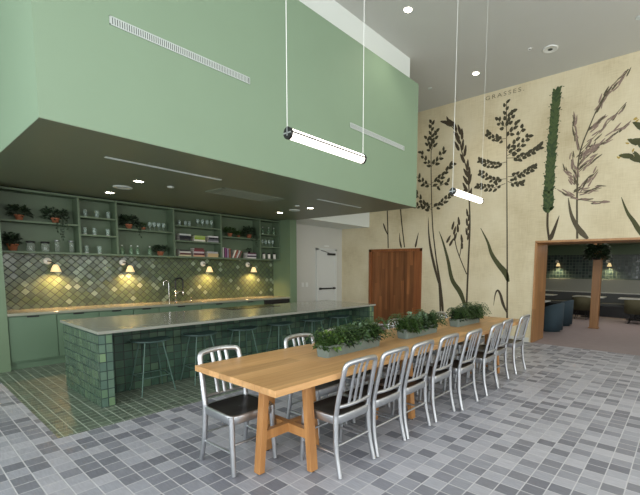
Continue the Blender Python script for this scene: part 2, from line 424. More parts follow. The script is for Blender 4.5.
# far left stems over the wooden door
P = Paint()
P.ribbon([(6.62, 4.2), (6.55, 3.16), (6.50, 2.12)], line(.035)); P.ribbon([(6.68, 2.80), (6.62, 2.66), (6.51, 2.46)], taper(.05))
P.ribbon([(6.2, 4.4), (6.11, 3.14), (5.96, 2.13)], line(.035)); P.ribbon([(6.06, 2.12), (6.11, 2.3), (6.13, 2.52)], blade(.07)); P.ribbon([(5.62, 2.12), (5.58, 2.3), (5.53, 2.5)], blade(.07))
P.done('painted_grass_stems', M['ink_brown'], 'thin brown painted stems rising above the wooden door')
# first panicle
P = Paint(); S = Paint()
P.ribbon([(4.82, .12), (4.83, .46), (4.90, 1.26), (5.04, 2.11), (5.13, 2.77), (5.20, 4.0), (5.22, 5.1)], lambda t: .055-.038*t, 40)
P.ribbon([(4.90, 1.2), (5.12, 1.92), (5.22, 2.42), (5.25, 2.87)], blade(.09)); P.ribbon([(4.75, .4), (4.86, 1.2), (5.0, 1.9)], blade(.09))
for a, b, n in [((5.15, 3.04), (5.66, 3.55), 9), ((5.15, 3.1), (4.62, 3.38), 10), ((5.16, 3.2), (5.64, 3.2), 7), ((5.17, 3.66), (5.72, 4.02), 9), ((5.17, 3.7), (4.60, 4.1), 10), ((5.18, 3.62), (4.70, 3.70), 5), ((5.18, 4.1), (5.52, 4.52), 7), ((5.18, 4.12), (4.84, 4.46), 7), ((5.2, 4.5), (5.05, 4.95), 6), ((5.2, 4.5), (5.36, 4.85), 5), ((5.21, 4.6), (5.22, 5.2), 9)]:
    branchy(P, S, a, b, n, .135, .075)
P.done('painted_grass_stems', M['ink_brown'], 'stem and blades of the leftmost painted grass'); S.done('painted_seed_heads', M['ink_dark'], 'dark oval seeds of the leftmost painted grass')
# second grass, drooping ear
P = Paint(); S = Paint()
path = P.ribbon([(4.13, .5), (4.12, 1.66), (4.11, 2.58), (4.15, 3.19), (4.2, 3.75), (4.38, 4.33), (4.51, 4.77), (4.80, 5.07)], lambda t: .05-.035*t, 48)
for i in range(22, 49):
    if i % 2: continue
    p = path[i]; d = path[min(i+1, 48)]-path[i-1]; a0 = math.atan2(d.y, d.x)
    for sgn in (-1, 1):
        if rnd.random() < .2: continue
        S.seed(p+Vector((sgn*rnd.uniform(.03, .10), .02)), a0-sgn*rnd.uniform(.15, .45), .28, .075)
for k in range(6): S.seed((4.17+.05*(k % 2)-.03, 2.35+.11*k), PI/2+.2*(-1)**k, .20, .055)
P.ribbon([(4.15, 1.45), (4.34, 1.84), (4.46, 2.15), (4.52, 2.5)], line(.025)); P.ribbon([(4.36, 1.85), (4.33, 2.0), (4.31, 2.2)], line(.02))
for c_, a_ in (((4.66, 2.30), 2.1), ((4.58, 2.22), 2.1), ((4.55, 2.62), 1.8), ((4.50, 2.5), 1.8), ((4.40, 2.72), 1.4), ((4.42, 2.55), 1.5), ((4.31, 2.3), 1.4), ((4.30, 2.15), 1.5), ((4.48, 2.35), 1.9)):
    S.seed(c_, a_, .22, .065)
P.done('painted_grass_stems', M['ink_brown'], 'stem of the drooping painted grass'); S.done('painted_seed_heads', M['ink_brown'], 'long brown seeds of the drooping painted grass')
P = Paint(); P.ribbon([(4.13, .6), (4.30, 1.0), (4.53, 1.31), (4.66, 1.78), (4.80, 2.2), (4.93, 2.50)], blade(.15)); P.done('painted_leaf', M['ink_green'], 'broad olive painted leaf curving up left')
# third: tall open panicle
P = Paint(); S = Paint()
P.ribbon([(3.12, .12), (3.17, 1.4), (3.25, 3.1), (3.35, 5.19)], lambda t: .045-.032*t, 30)
for a, b, n in [((3.3, 3.46), (3.98, 3.50), 13), ((3.29, 3.56), (3.92, 3.78), 12), ((3.25, 3.5), (2.90, 3.42), 7), ((3.25, 3.6), (2.66, 3.74), 13), ((3.30, 3.92), (3.95, 4.06), 14), ((3.29, 4.0), (2.56, 4.14), 15), ((3.29, 4.05), (2.82, 4.40), 10), ((3.30, 4.15), (2.96, 4.60), 7), ((3.33, 4.42), (3.78, 4.62), 10), ((3.32, 4.45), (3.08, 4.74), 6), ((3.35, 4.68), (3.54, 4.90), 5), ((3.33, 4.68), (3.18, 4.98), 6), ((3.34, 4.8), (3.35, 5.2), 6)]:
    branchy(P, S, a, b, n, .115, .075, spread=.075)
P.ribbon([(3.15, .62), (3.24, .8), (3.31, 1.01), (3.38, 1.10), (3.43, 1.0), (3.46, .75)], blade(.08))
P.done('painted_grass_stems', M['ink_brown'], 'stem of the tall open painted grass'); S.done('painted_seed_heads', M['ink_dark'], 'small dark seeds of the tall open painted grass')
P = Paint(); P.ribbon([(3.14, 1.30), (3.22, 1.5), (3.38, 1.68), (3.55, 1.92), (3.66, 2.2), (3.84, 2.52)], blade(.16)); P.done('painted_leaf', M['ink_green'], 'olive painted leaf with twisted base')
# fourth: dense green spike
P = Paint(); S = Paint(); S2 = Paint()
P.ribbon([(2.32, 2.19), (2.37, 2.5), (2.38, 2.9)], line(.045)); P.ribbon([(2.31, 2.19), (2.24, 2.38), (2.15, 2.68)], blade(.11))
S.ribbon([(2.38, 2.76), (2.385, 3.4), (2.35, 4.4), (2.33, 5.16)], lambda t: .16*math.sin(PI*(.1+.82*t))**.5, 30)
for i in range(44):
    t = i/43; y = 2.38+.01*math.sin(t*4)-.05*t; z = 2.82+t*2.36
    for sgn in (-1, 0, 1):
        (S if (i+sgn) % 2 else S2).seed((y+sgn*.07*(1-.35*t)+rnd.uniform(-.012, .012), z+rnd.uniform(-.02, .02)), PI/2-sgn*.6+rnd.uniform(-.3, .3), .13, .06)
    if i % 2: P.ribbon([(y, z), (y+.06*(-1)**(i//2), z+.05), (y+.12*(-1)**(i//2), z+.03)], line(.006), 4); S2.seed((y+.125*(-1)**(i//2), z+.03), 0.5, .03, .015)
P.done('painted_grass_stems', M['ink_brown']); S.done('painted_green_spike', M['ink_spike'], 'dense green painted flower spike'); S2.done('painted_spike_scales', M['ink_spike_l'])
# fifth: leaning feathery oat grass
P = Paint(); S = Paint(); S2 = Paint()
main = P.ribbon([(1.79, 2.20), (1.84, 3.08), (1.84, 3.81), (1.68, 4.36), (1.46, 4.86), (1.11, 5.22)], lambda t: .04-.028*t, 40)
for a, b, n in [((1.83, 3.9), (1.10, 4.64), 9), ((1.83, 3.75), (1.03, 4.28), 12), ((1.85, 3.25), (2.12, 3.66), 7), ((1.84, 3.0), (2.16, 3.18), 6), ((1.84, 2.98), (1.30, 2.88), 6), ((1.83, 3.9), (2.0, 4.62), 8), ((1.85, 3.1), (1.50, 3.50), 8), ((1.84, 3.1), (1.42, 3.15), 7), ((1.84, 3.5), (1.52, 3.8), 7), ((1.85, 3.6), (1.62, 4.0), 7), ((1.83, 3.8), (1.46, 4.0), 7), ((1.72, 4.25), (1.42, 4.5), 7), ((1.6, 4.55), (1.40, 5.0), 7), ((1.5, 4.75), (1.10, 5.22), 9), ((1.84, 3.3), (1.98, 3.9), 7)]:
    a = Vector(a); b = Vector(b); d = b-a; ang = math.atan2(d.y, d.x)
    P.ribbon([a, (a+b)/2+Vector((0, -.02)), b], line(.012), 6)
    for i in range(int(n*1.5)):
        p = a.lerp(b, .15+.85*i/(n*1.5))+Vector((rnd.uniform(-.055, .055), rnd.uniform(-.055, .055)))
        (S if i % 3 else S2).seed(p, ang+rnd.uniform(-.35, .35), rnd.uniform(.13, .21), rnd.uniform(.022, .036))
P.ribbon([(2.0, 3.02), (1.92, 2.67), (1.78, 2.4), (1.60, 2.19)][::-1], blade(.13)); 
P.done('painted_grass_stems', M['ink_mauve_d'], 'stem and leaf of the feathery painted grass'); S.done('painted_seed_heads', M['ink_mauve'], 'mauve feathery seeds of the leaning painted grass'); S2.done('painted_seed_heads', M['ink_mauve_d'])
# sixth, at the edge of the picture
P = Paint(); S = Paint(); S2 = Paint()
P.ribbon([(.3, 2.2), (.35, 3.0), (.5, 3.8), (.7, 4.4)], line(.04), 20)
for a, b in [((.4, 3.2), (.95, 3.72)), ((.45, 3.5), (1.16, 3.70)), ((.5, 3.6), (1.0, 3.98)), ((.5, 3.8), (.3, 4.4)), ((.55, 3.9), (.95, 4.25)), ((.6, 4.1), (.8, 4.6))]:
    a = Vector(a); b = Vector(b); ang = math.atan2((b-a).y, (b-a).x); P.ribbon([a, (a+b)/2, b], line(.014), 6)
    for i in range(6): S.seed(a.lerp(b, .3+.7*i/6)+Vector((rnd.uniform(-.04, .04), rnd.uniform(-.04, .04))), ang+rnd.uniform(-.4, .4), .22, .08)
    for i in range(3): S2.seed(b+Vector((rnd.uniform(-.05, .05), rnd.uniform(-.08, .08))), rnd.uniform(0, 3), .07, .03)
P.ribbon([(.70, 2.19), (.84, 2.45), (.97, 2.66), (1.08, 2.94)], blade(.10))
P.done('painted_grass_stems', M['ink_green'], 'olive stem and leaf at the right edge of the mural'); S.done('painted_seed_heads', M['ink_green'], 'olive seed heads at the right edge of the mural'); S2.done('painted_flowers', M['ink_yellow'])
# the lettering GRASSES.
cu = bpy.data.curves.new('letters', 'FONT'); cu.body = 'GRASSES.'; cu.size = .125; cu.space_character = 1.35; cu.extrude = .0004
to = bpy.data.objects.new('letters_tmp', cu); C.objects.link(to); bpy.context.view_layer.update()
me = bpy.data.meshes.new_from_object(to); bpy.data.objects.remove(to)
wd = max(v.co.x for v in me.vertices)
me.transform(Matrix.Translation((XP-.001, 3.84, 5.335)) @ Matrix(((0, 0, -1, 0), (-1, 0, 0, 0), (0, 1, 0, 0), (0, 0, 0, 1))) @ Matrix.Scale(.86/wd, 4, (1, 0, 0)))
me.materials.append(M['ink_letter']); lo = bpy.data.objects.new('painted_lettering', me); C.objects.link(lo); lo.parent = wall_right; lo['label'] = 'faded capital letters printed at the top of the mural'

# ------------------------------------------------------------------ kitchen: base cabinets, worktop, splashback, shelves
edges = [1.105, 1.67, 2.23, 2.75, 3.18, 4.0, 4.75, 5.50]
names = ['leftmost green base cabinet beside the green side wall', 'second green base cabinet from the left under the long worktop', 'third green base cabinet from the left under the long worktop', 'fourth green base cabinet from the left, just left of the sink cabinet', 'wide green base cabinet under the black tap', 'green base cabinet just right of the tap cabinet', 'green base cabinet left of the black appliance']
for i in range(7):
    x0, x1 = edges[i], edges[i+1]
    t = thing('base_cabinet', names[i], 'cabinet', ((x0+x1)/2, 7.70, 0), 0, 'green base cabinets under the worktop'); w = (x1-x0)/2
    MB().box(-w, w, .02, .62, .1, .80).build('carcass', M['green_cab'], t)
    MB().box(-w, w, .05, .10, .0, .1).build('toe_kick', M['green_cab'], t)
    d = MB().box(-w+.006, w-.006, -.002, .018, .125, .785).build('door', M['green_cab'], t, .002)
    MB().box(-.07, .07, -.018, -.002, .770, .792).build('handle', M['black'], d, .002)
t = thing('dishwasher', 'black-fronted built-in appliance at the right end of the worktop', 'appliance', (5.865, 7.70, 0))
MB().box(-.365, .365, .03, .6, 0, .80).build('body', M['black'], t)
MB().box(-.36, .36, -.01, .018, .12, .70).build('door', M['black_gloss'], t, .003)
MB().box(-.36, .36, -.01, .018, .71, .795).build('control_panel', M['black'], t, .003)
MB().tube([(-.3, -.03, .66), (.3, -.03, .66)], .008).build('handle', M['alu'], t)
tag(bx('worktop', M['counter_k'], 1.102, 6.234, 7.665, 8.328, .802, .842, bevel=.003), 'long pale stone worktop over the green base cabinets', 'worktop')

su = thing('wall_shelf_unit', 'long open green shelf unit hung over the diamond tile splashback', 'shelf', (3.67, 8.03, 1.73))
ox, oy, oz = 3.67, 8.03, 1.73
def sb(name, x0, x1, y0, y1, z0, z1): return MB().box(x0-ox, x1-ox, y0-oy, y1-oy, z0-oz, z1-oz).build(name, M['green_shelf'], su, .0015)
sb('back_panel', 1.105, 6.233, 8.312, 8.328, 1.73, 2.70)
sb('bottom_board', 1.105, 6.233, 8.03, 8.312, 1.73, 1.762); sb('top_board', 1.105, 6.233, 8.03, 8.312, 2.668, 2.70)
DV = [1.12, 2.12, 2.67, 3.66, 4.66, 5.65, 6.215]
for x in DV: sb('divider', x-.016 if x > 1.2 else 1.105, x+.016, 8.03, 8.312, 1.762, 2.668)
SH = {0: [2.215], 1: [2.365, 2.065], 2: [2.215], 3: [2.365, 2.065], 4: [2.215], 5: [2.345, 2.045]}
for i, zs in SH.items():
    for z in zs: sb('shelf', DV[i]+.016, DV[i+1]-.016, 8.035, 8.312, z-.014, z+.014)
def shz(bay, lev):   # lev 0 = top
    l = SH[bay]+[1.748]; return l[lev]+.0145
bay_name = ['first', 'second', 'third', 'fourth', 'fifth', 'sixth']
def shelf_phrase(b, lev):
    n = len(SH[b])+1; lv = {2: ['top', 'bottom'], 3: ['top', 'middle', 'bottom']}[n][lev]
    return '%s shelf of the %s bay from the left' % (lv, bay_name[b])
def seq(n, i):
    if n == 1: return ''
    if n == 2: return ('left', 'right')[i]
    if n == 3: return ('left', 'middle', 'right')[i]
    return ORD[i]

def tumbler(label, loc, h=.10, r=.033, group=None, kind='tumbler'):
    t = thing('drinking_glass', label, 'glass', loc, 0, group)
    if kind == 'tumbler':
        MB().lathe([(0, .002), (r*.85, .002), (r, h), (r-.003, h), (r*.8, .012), (0, .012)], n=14).build('bowl', M['glass'], t)
        MB().lathe([(0, 0), (r*.86, 0), (r*.86, .012), (0, .012)], n=14).build('base', M['ring'], t)
    elif kind == 'wine':
        t.name = 'wine_glass'
        MB().lathe([(.004, .07), (.03, .085), (.038, .12), (.032, .165), (.030, .165), (.035, .12), (.003, .075)], n=14).build('bowl', M['glass'], t)
        MB().lathe([(.004, .004), (.004, .07)], n=8).build('stem', M['glass'], t); MB().lathe([(0, 0), (.032, 0), (.032, .003), (.004, .006)], n=14).build('foot', M['glass'], t)
    elif kind == 'bottle':
        t.name = 'glass_bottle'; t['category'] = 'bottle'
        MB().lathe([(0, 0), (.032, 0), (.034, .01), (.034, .085), (.012, .12), (.011, .155), (0, .155)], n=14).build('body', M['glass_g'], t)
        MB().lathe([(0, .15), (.013, .15), (.013, .17), (0, .17)], n=10).build('cap', M['ring'], t)
    elif kind == 'canister':
        t.name = 'canister'; t['category'] = 'canister'
        MB().lathe([(0, 0), (.034, 0), (.034, .12), (0, .12)], n=16).build('body', M['ceramic'], t)
        MB().lathe([(0, .12), (.036, .12), (.036, .145), (.01, .15), (0, .15)], n=16).build('lid', M['black'], t)
    return t
def row(kind, b, lev, xs, adj, noun, y=8.14, h=.10):
    for i, x in enumerate(xs):
        lab = '%s%s on the %s' % ((seq(len(xs), i)+' ') if len(xs) > 1 else '', adj, shelf_phrase(b, lev).replace(' from the left', ''))
        if kind in ('tumbler',) and h: pass
        tumbler(lab, (x, y, shz(b, lev)), h=h, group='%ss on the %s' % (noun, shelf_phrase(b, lev)), kind=kind)
row('tumbler', 1, 0, [2.24, 2.41, 2.58], 'clear bottle-like glass', 'glasse', h=.12)
row('tumbler', 1, 1, [2.22, 2.36, 2.56], 'clear tall glass', 'glasse', h=.12)
row('tumbler', 1, 2, [2.23, 2.42], 'bright straight glass', 'glasse', h=.13)
row('wine', 2, 0, [3.26, 3.34, 3.42, 3.51], 'stemmed wine glass', 'wine glasse')
row('bottle', 2, 1, [2.77, 2.92, 3.03, 3.24], 'clear small bottle', 'bottle')
row('tumbler', 3, 0, [3.82, 3.94, 4.02], 'short water glass', 'glasse', h=.10)
row('wine', 3, 0, [4.20, 4.30, 4.40, 4.50], 'stemmed wine glass', 'wine glasse')
row('bottle', 5, 0, [5.80, 5.97, 6.12], 'small clear bottle', 'bottle')
row('wine', 5, 1, [5.78, 5.88, 5.98, 6.08], 'wine glass', 'wine glasse')
row('canister', 5, 2, [5.82, 5.97, 6.13], 'white canister with a dark lid', 'canister')
for i, (x, lab, y) in enumerate([(1.50, 'glass storage jar with a black lid beside the leftmost potted plant', 8.14), (1.68, 'glass storage jar with a black lid standing between another jar and a tall slim jar', 8.14)]):
    t = thing('storage_jar', lab, 'jar', (x, y, shz(0, 1)), 0, 'storage jars on the bottom left shelf')
    MB().lathe([(0, 0), (.05, 0), (.055, .01), (.055, .125), (.045, .135)], n=18).build('body', M['jar'], t)
    MB().lathe([(0, .135), (.058, .135), (.058, .16), (0, .165)], n=18).build('lid', M['black'], t)
for i, (x, lab) in enumerate([(1.84, 'tall slim clear jar under the trailing plant'), (2.03, 'tall slim clear jar at the right end of the first bay')]):
    t = thing('slim_jar', lab, 'jar', (x, 8.17, shz(0, 1)), 0, 'slim jars on the bottom left shelf')
    MB().lathe([(0, 0), (.035, 0), (.035, .17), (.03, .175)], n=16).build('body', M['jar'], t)
    MB().lathe([(0, .175), (.037, .175), (.037, .20), (0, .205)], n=16).build('lid', M['alu'], t)

# books
def book(label, loc, L, W, T, col, rz=0, upright=False, lean=0, group=None):
    m = plain('book_cover', srgb(*col), .6, var=.08)
    t = thing('book', label, 'book', loc, rz, group)
    if upright:   # spine faces -y, thickness along x, height L
        t.rotation_euler = (0, lean, rz)
        MB().box(0, T, 0, W, 0, L).build('cover', m, t, .002)
        MB().box(.003, T-.003, .006, W+.001, .003, L+.0015).build('pages', M['ceramic'], t)
    else:         # flat: cover boards, spine at -y
        MB().box(-L/2, L/2, -W/2, W/2, 0, .004).box(-L/2, L/2, -W/2, W/2, T-.004, T).box(-L/2, L/2, -W/2, -W/2+.004, 0, T).build('cover', m, t)
        MB().box(-L/2+.005, L/2-.005, -W/2+.004, W/2-.005, .004, T-.004).build('pages', M['ceramic'], t)
    return t
cname = lambda c: c[3]
stacks = [
 (3, 1, 3.89, [(60, 62, 60, 'grey'), (28, 30, 34, 'black'), (36, 40, 48, 'dark slate'), (200, 205, 200, 'white')]),
 (3, 1, 4.20, [(224, 222, 206, 'cream'), (150, 178, 60, 'lime green'), (170, 190, 110, 'pale green')]),
 (3, 1, 4.50, [(150, 152, 154, 'grey'), (96, 98, 102, 'dark grey'), (36, 36, 40, 'black'), (214, 214, 212, 'white')]),
 (3, 2, 3.88, [(200, 190, 150, 'sand'), (90, 44, 44, 'maroon'), (206, 202, 190, 'off-white'), (60, 60, 56, 'charcoal')]),
 (3, 2, 4.17, [(204, 160, 128, 'peach'), (86, 36, 44, 'dark red'), (206, 190, 190, 'pale pink'), (124, 52, 58, 'wine red'), (96, 52, 50, 'brown red')]),
 (3, 2, 4.48, [(206, 178, 130, 'tan'), (196, 170, 126, 'beige'), (170, 170, 172, 'light grey')]),
 (4, 1, 5.44, [(214, 210, 206, 'white'), (62, 52, 66, 'dark purple'), (206, 198, 204, 'pale lilac'), (80, 44, 60, 'plum')]),
]
for b, lev, x, cols in stacks:
    z = shz(b, lev)
    for i, c in enumerate(cols):
        T = .034 if len(cols) < 5 else .036
        if len(cols) == 3: T = .04
        pos_ = {0: 'lowest', len(cols)-1: 'topmost'}.get(i, ORD[i]+' up')
        side = 'short' if b == 4 else {3.89: 'left', 3.88: 'left', 4.20: 'middle', 4.17: 'middle'}.get(x, 'right')
        book('%s book, %s in the %s %s' % (c[3], pos_, side, 'stack on the fourth-bay middle shelf' if lev == 1 and b == 3 else ('stack on the fourth-bay bottom shelf' if b == 3 else 'stack beside the leaning books')),
             (x+random.uniform(-.008, .008), 8.16, z), .24-.012*i*random.uniform(.3, 1), .19, T-.001, c[:3], random.uniform(-.03, .03), group='books lying in stacks on the shelves')
        z += T
x = 4.705
ups = [(220, 216, 210, 'white', .020, .22), (60, 40, 60, 'dark purple', .022, .21), (128, 62, 110, 'purple', .034, .215), (88, 50, 84, 'plum', .024, .20), (176, 160, 180, 'lilac', .022, .20), (40, 40, 46, 'black', .022, .185), (170, 100, 70, 'rust', .024, .2), (60, 58, 60, 'charcoal', .022, .19)]
for i, c in enumerate(ups):
    book('%s upright book, %s from the left in the row on the lower fifth-bay shelf' % (c[3], ORD[i]), (x, 8.06, shz(4, 1)), c[5], .16, c[4], c[:3], 0, True, group='upright books on the lower shelf'); x += c[4]+.002
for i, c in enumerate([(214, 206, 190, 'cream', .03, .2), (160, 92, 76, 'brick red', .026, .2), (196, 192, 184, 'off-white', .03, .19), (120, 84, 76, 'brown', .024, .18)]):
    book('%s leaning book, %s of the four tilted books' % (c[3], ORD[i]), (4.93+i*.052, 8.06, shz(4, 1)+.0005), c[5], .16, c[4], c[:3], 0, True, .42, group='leaning books on the lower shelf')

# ---- plants
def leafquad(mb, p, d, n, L, W, fold=.25, droop=.2):
    d = d.normalized(); w = d.cross(n)
    if w.length < 1e-4: w = Vector((1, 0, 0))
    w.normalize(); n = w.cross(d)
    a = p; m = p+d*L*.5-n*0; t = p+d*L+Vector((0, 0, -droop*L))
    mb.add([a, m+w*W/2+n*fold*W, t, m-w*W/2+n*fold*W, m], [(0, 1, 4), (1, 2, 4), (4, 2, 3), (0, 4, 3)], True)
def rdir(r, up=.3):
    a = r.uniform(0, 2*PI); z = r.uniform(-.3, 1)+up; v = Vector((math.cos(a), math.sin(a), z)); return v.normalized()
def bush(n, rx, ry, rz, L, W, seed, c=(0, 0, 0), clip=None, low=-.1):
    r = random.Random(seed); mb = MB()
    for i in range(n):
        v = rdir(r, .1); k = r.uniform(.35, 1)**.6
        p = Vector((v.x*rx*k, v.y*ry*k, max(low, v.z)*rz*k))+Vector(c)
        d = (v+Vector((r.uniform(-.6, .6), r.uniform(-.6, .6), r.uniform(-.3, .6)))).normalized()
        leafquad(mb, p, d, Vector((r.uniform(-.5, .5), r.uniform(-.5, .5), 1)), L*r.uniform(.7, 1.2), W*r.uniform(.7, 1.2))
    return mb
def frond(mb, p, a, L, rise, r, lw=.035):
    """arching fern frond"""
    pts = []; d = Vector((math.cos(a), math.sin(a), 0)); side = Vector((-d.y, d.x, 0))
    for i in range(9):
        t = i/8; pts.append(Vector(p)+d*L*t+Vector((0, 0, rise*math.sin(min(PI*.92, PI*t*.85))-.02*t)))
    for i in range(1, 9):
        w = lw*math.sin(PI*(.15+.8*i/9)); dd = (pts[i]-pts[i-1]).normalized()
        for s_ in (-1, 1):
            leafquad(mb, pts[i], side*s_+dd*.5, Vector((0, 0, 1)), w*1.3, .016, .1, .15)
    mb.tube(pts, [.0025*(1-.6*i/8) for i in range(9)], 4, False)

def vine(mb, p, L, r, W=.028):
    p = Vector(p); q = p.copy(); pts = [p.copy()]; n = int(L/.022)
    for i in range(n):
        q = q+Vector((r.uniform(-.008, .008), r.uniform(-.006, .004), -.022)); pts.append(q.copy())
        if i % 2 == 0: leafquad(mb, q, Vector((r.uniform(-1, 1), r.uniform(-1, .2), -.5)), Vector((0, -1, .3)), W*1.6, W)
    mb.tube(pts, .002, 4, False)

def potted(name, label, loc, leafmat, seed, n=110, rx=.13, rz=.12, L=.06, W=.032, pr=.055, ph=.085, vines=(), spray=0, col='terra', group='potted plants on the green shelves'):
    t = thing(name, label, 'potted plant', loc, 0, group); r = random.Random(seed)
    pot = MB().lathe([(0, 0), (pr*.7, 0), (pr*.95, ph*.78), (pr*1.08, ph*.78), (pr*1.1, ph), (pr*.95, ph), (pr*.9, ph*.9), (0, ph*.9)], n=20).build('pot', M[col], t)
    MB().lathe([(0, ph*.93), (pr*.93, ph*.93)], n=16).build('soil', M['soil'], t)
    mb = bush(int(n*1.6), rx, min(rx, .105), rz*1.4, L, W, seed, (0, 0, ph+.01), low=-.25)
    for k in range(spray):
        frond(mb, (0, 0, ph), r.uniform(PI, 2*PI), rx*1.25, .07, r, .04)
    mb.build('foliage', M[leafmat], t)
    for (vx, vl) in vines:
        v = MB(); vine(v, (vx, -.11, ph-.01), vl, r); v.tube([(vx, -.11, ph-.01), (vx*.5, -.06, ph+.03), (0, 0, ph)], .002, 4, False); v.build('vine', M[leafmat], t)
    return t
y_ = 8.14
potted('potted_plant', 'bushy plant in a terracotta pot on the top shelf of the first bay, at left', (1.39, y_, shz(0, 0)), 'leaf_d', 1, spray=5)
potted('trailing_plant', 'dark trailing plant in a terracotta pot with a long hanging stem, top left bay', (1.83, y_, shz(0, 0)), 'leaf_d', 2, 150, .17, .13, vines=((-.03, .22), (.03, .30), (.06, .33), (.12, .16)))
potted('potted_plant', 'leafy plant in a larger terracotta pot at the far left of the bottom shelf', (1.29, y_, shz(0, 1)), 'leaf_d', 3, 110, .09, .14, pr=.065, ph=.105, spray=6)
potted('trailing_plant', 'dark bushy plant spilling over the top shelf of the third bay', (2.90, y_, shz(2, 0)), 'leaf_d', 4, 170, .15, .14, vines=((.13, .20), (.10, .14), (-.1, .08)))
potted('potted_plant', 'small light green plant right of the dark bushy plant in the third bay', (3.155, y_+.02, shz(2, 0)), 'leaf', 5, 40, .045, .07, L=.05, W=.02, pr=.035, ph=.05)
potted('potted_plant', 'spreading plant in a terracotta pot on the bottom shelf of the third bay', (3.43, y_, shz(2, 1)), 'leaf_d', 6, 90, .13, .10, pr=.06, ph=.08, spray=4)
potted('potted_plant', 'green plant in a terracotta pot on the top shelf of the fifth bay', (4.93, y_, shz(4, 0)), 'leaf', 7, 100, .13, .11, pr=.05, ph=.08, spray=5)
potted('potted_plant', 'small green plant in the middle of the fifth bay top shelf', (5.155, y_+.02, shz(4, 0)), 'leaf', 8, 70, .055, .08, L=.05, pr=.035, ph=.05)
potted('trailing_plant', 'dark trailing plant hanging over the right end of the fifth bay top shelf', (5.42, y_, shz(4, 0)), 'leaf_d', 9, 170, .15, .16, vines=((.10, .22), (.14, .26), (.0, .14)))
potted('succulent_pot', 'small dark plant sitting on top of the book stack in the fifth bay', (5.42, 8.15, shz(4, 1)+.1375), 'leaf_d', 10, 50, .05, .05, L=.035, W=.02, pr=.03, ph=.035, col='black')

# wall lamps over the worktop
def sconce(label, loc, rz=0, scale=1, group='brass lit wall lamps on the splashback'):
    t = thing('wall_lamp', label, 'wall lamp', loc, rz, group)   # wall plane at y=0, room toward -y
    MB().lathe([(0, -.022), (.04, -.022), (.045, -.012), (.045, 0), (0, 0)][::-1], (0, 0, .09), axis='y').build('wall_plate', M['ceramic'], t)
    MB().tube([(0, -.02, .09), (.02, -.07, .085), (.05, -.10, .06), (.055, -.105, .035)], .007).build('arm', M['black'], t)
    s_ = MB().lathe([(.0, .045), (.018, .045), (.03, .03), (.045, -.01), (.058, -.05), (.054, -.05), (.042, -.01), (.027, .026), (0, .038)], (.06, -.11, 0)).build('lamp_shade', M['shade'], t)
    MB().lathe([(0, -.035), (.018, -.025), (.022, -.008), (.012, .015), (0, .02)], (.06, -.11, 0), 12).build('bulb', M['bulb'], s_)
    return t
def pointlight(loc, e, col, r=.02, name='lamp_glow'):
    l = bpy.data.lights.new(name, 'POINT'); l.energy = e; l.color = col; l.shadow_soft_size = r
    o = bpy.data.objects.new(name, l); C.objects.link(o); o.location = loc; return o
def spot(loc, e, col, ang=1.6, blend=.8, r=.03, name='spot_glow', rot=(0, 0, 0)):
    l = bpy.data.lights.new(name, 'SPOT'); l.energy = e; l.color = col; l.spot_size = ang; l.spot_blend = blend; l.shadow_soft_size = r
    o = bpy.data.objects.new(name, l); C.objects.link(o); o.location = loc; o.rotation_euler = rot; return o
for i, x in enumerate((1.78, 2.88, 4.43, 5.54)):
    sconce('cream-shaded wall lamp on the diamond tiles, %s' % ['leftmost of the four', 'second from the left of the four', 'third from the left, just right of the tap', 'rightmost of the four'][i], (x-.05, YB, 1.505)).scale = (1.25, 1.25, 1.25)
    spot((x+.025, YB-.14, 1.435), 38, (1, .56, .24), 2.8, .9, .03)

# tap
t = thing('kitchen_tap', 'chrome tap with a black spring hose standing on the back worktop', 'tap', (3.72, 8.19, .842))
MB().lathe([(0, 0), (.028, 0), (.028, .012), (.018, .02), (.018, .24), (.012, .25), (0, .25)], n=16).build('body', M['chrome'], t)
arc = [(.0, 0, .25)]+[(.075-.075*math.cos(a), -.0, .40+.075*math.sin(a)) for a in [i*PI/12 for i in range(13)]]+[(.15, 0, .26)]
MB().tube(arc, .014, 12).build('spring_hose', M['black'], t)
MB().lathe([(0, .13), (.014, .13), (.018, .16), (.014, .26), (0, .26)], (.15, 0, 0), 14).build('spray_head', M['chrome'], t)
MB().tube([(.0, 0, .17), (.05, -.03, .19)], .006).build('handle', M['chrome'], t)
MB().tube([(.0, 0, .2), (.15, 0, .2)], .005).build('support_arm', M['chrome'], t)
t = thing('soap_dispenser', 'small chrome dispenser right of the black spring tap', 'dispenser', (4.02, 8.19, .842))
MB().lathe([(0, 0), (.02, 0), (.02, .01), (.01, .02), (.01, .07), (0, .07)], n=14).build('body', M['chrome'], t); MB().tube([(0, 0, .065), (0, -.05, .062)], .006).build('spout', M['chrome'], t)
t = thing('filter_tap', 'slim chrome gooseneck tap left of the black spring tap', 'tap', (3.60, 8.22, .842))
MB().lathe([(0, 0), (.016, 0), (.016, .02), (0, .025)], n=12).build('base', M['chrome'], t)
MB().tube([(0, 0, 0), (0, 0, .36)]+[(-.05+.05*math.cos(a), 0, .38+.05*math.sin(a)) for a in [i*PI/8 for i in range(9)]]+[(-.10, 0, .33)], .007, 10).build('spout', M['chrome'], t)

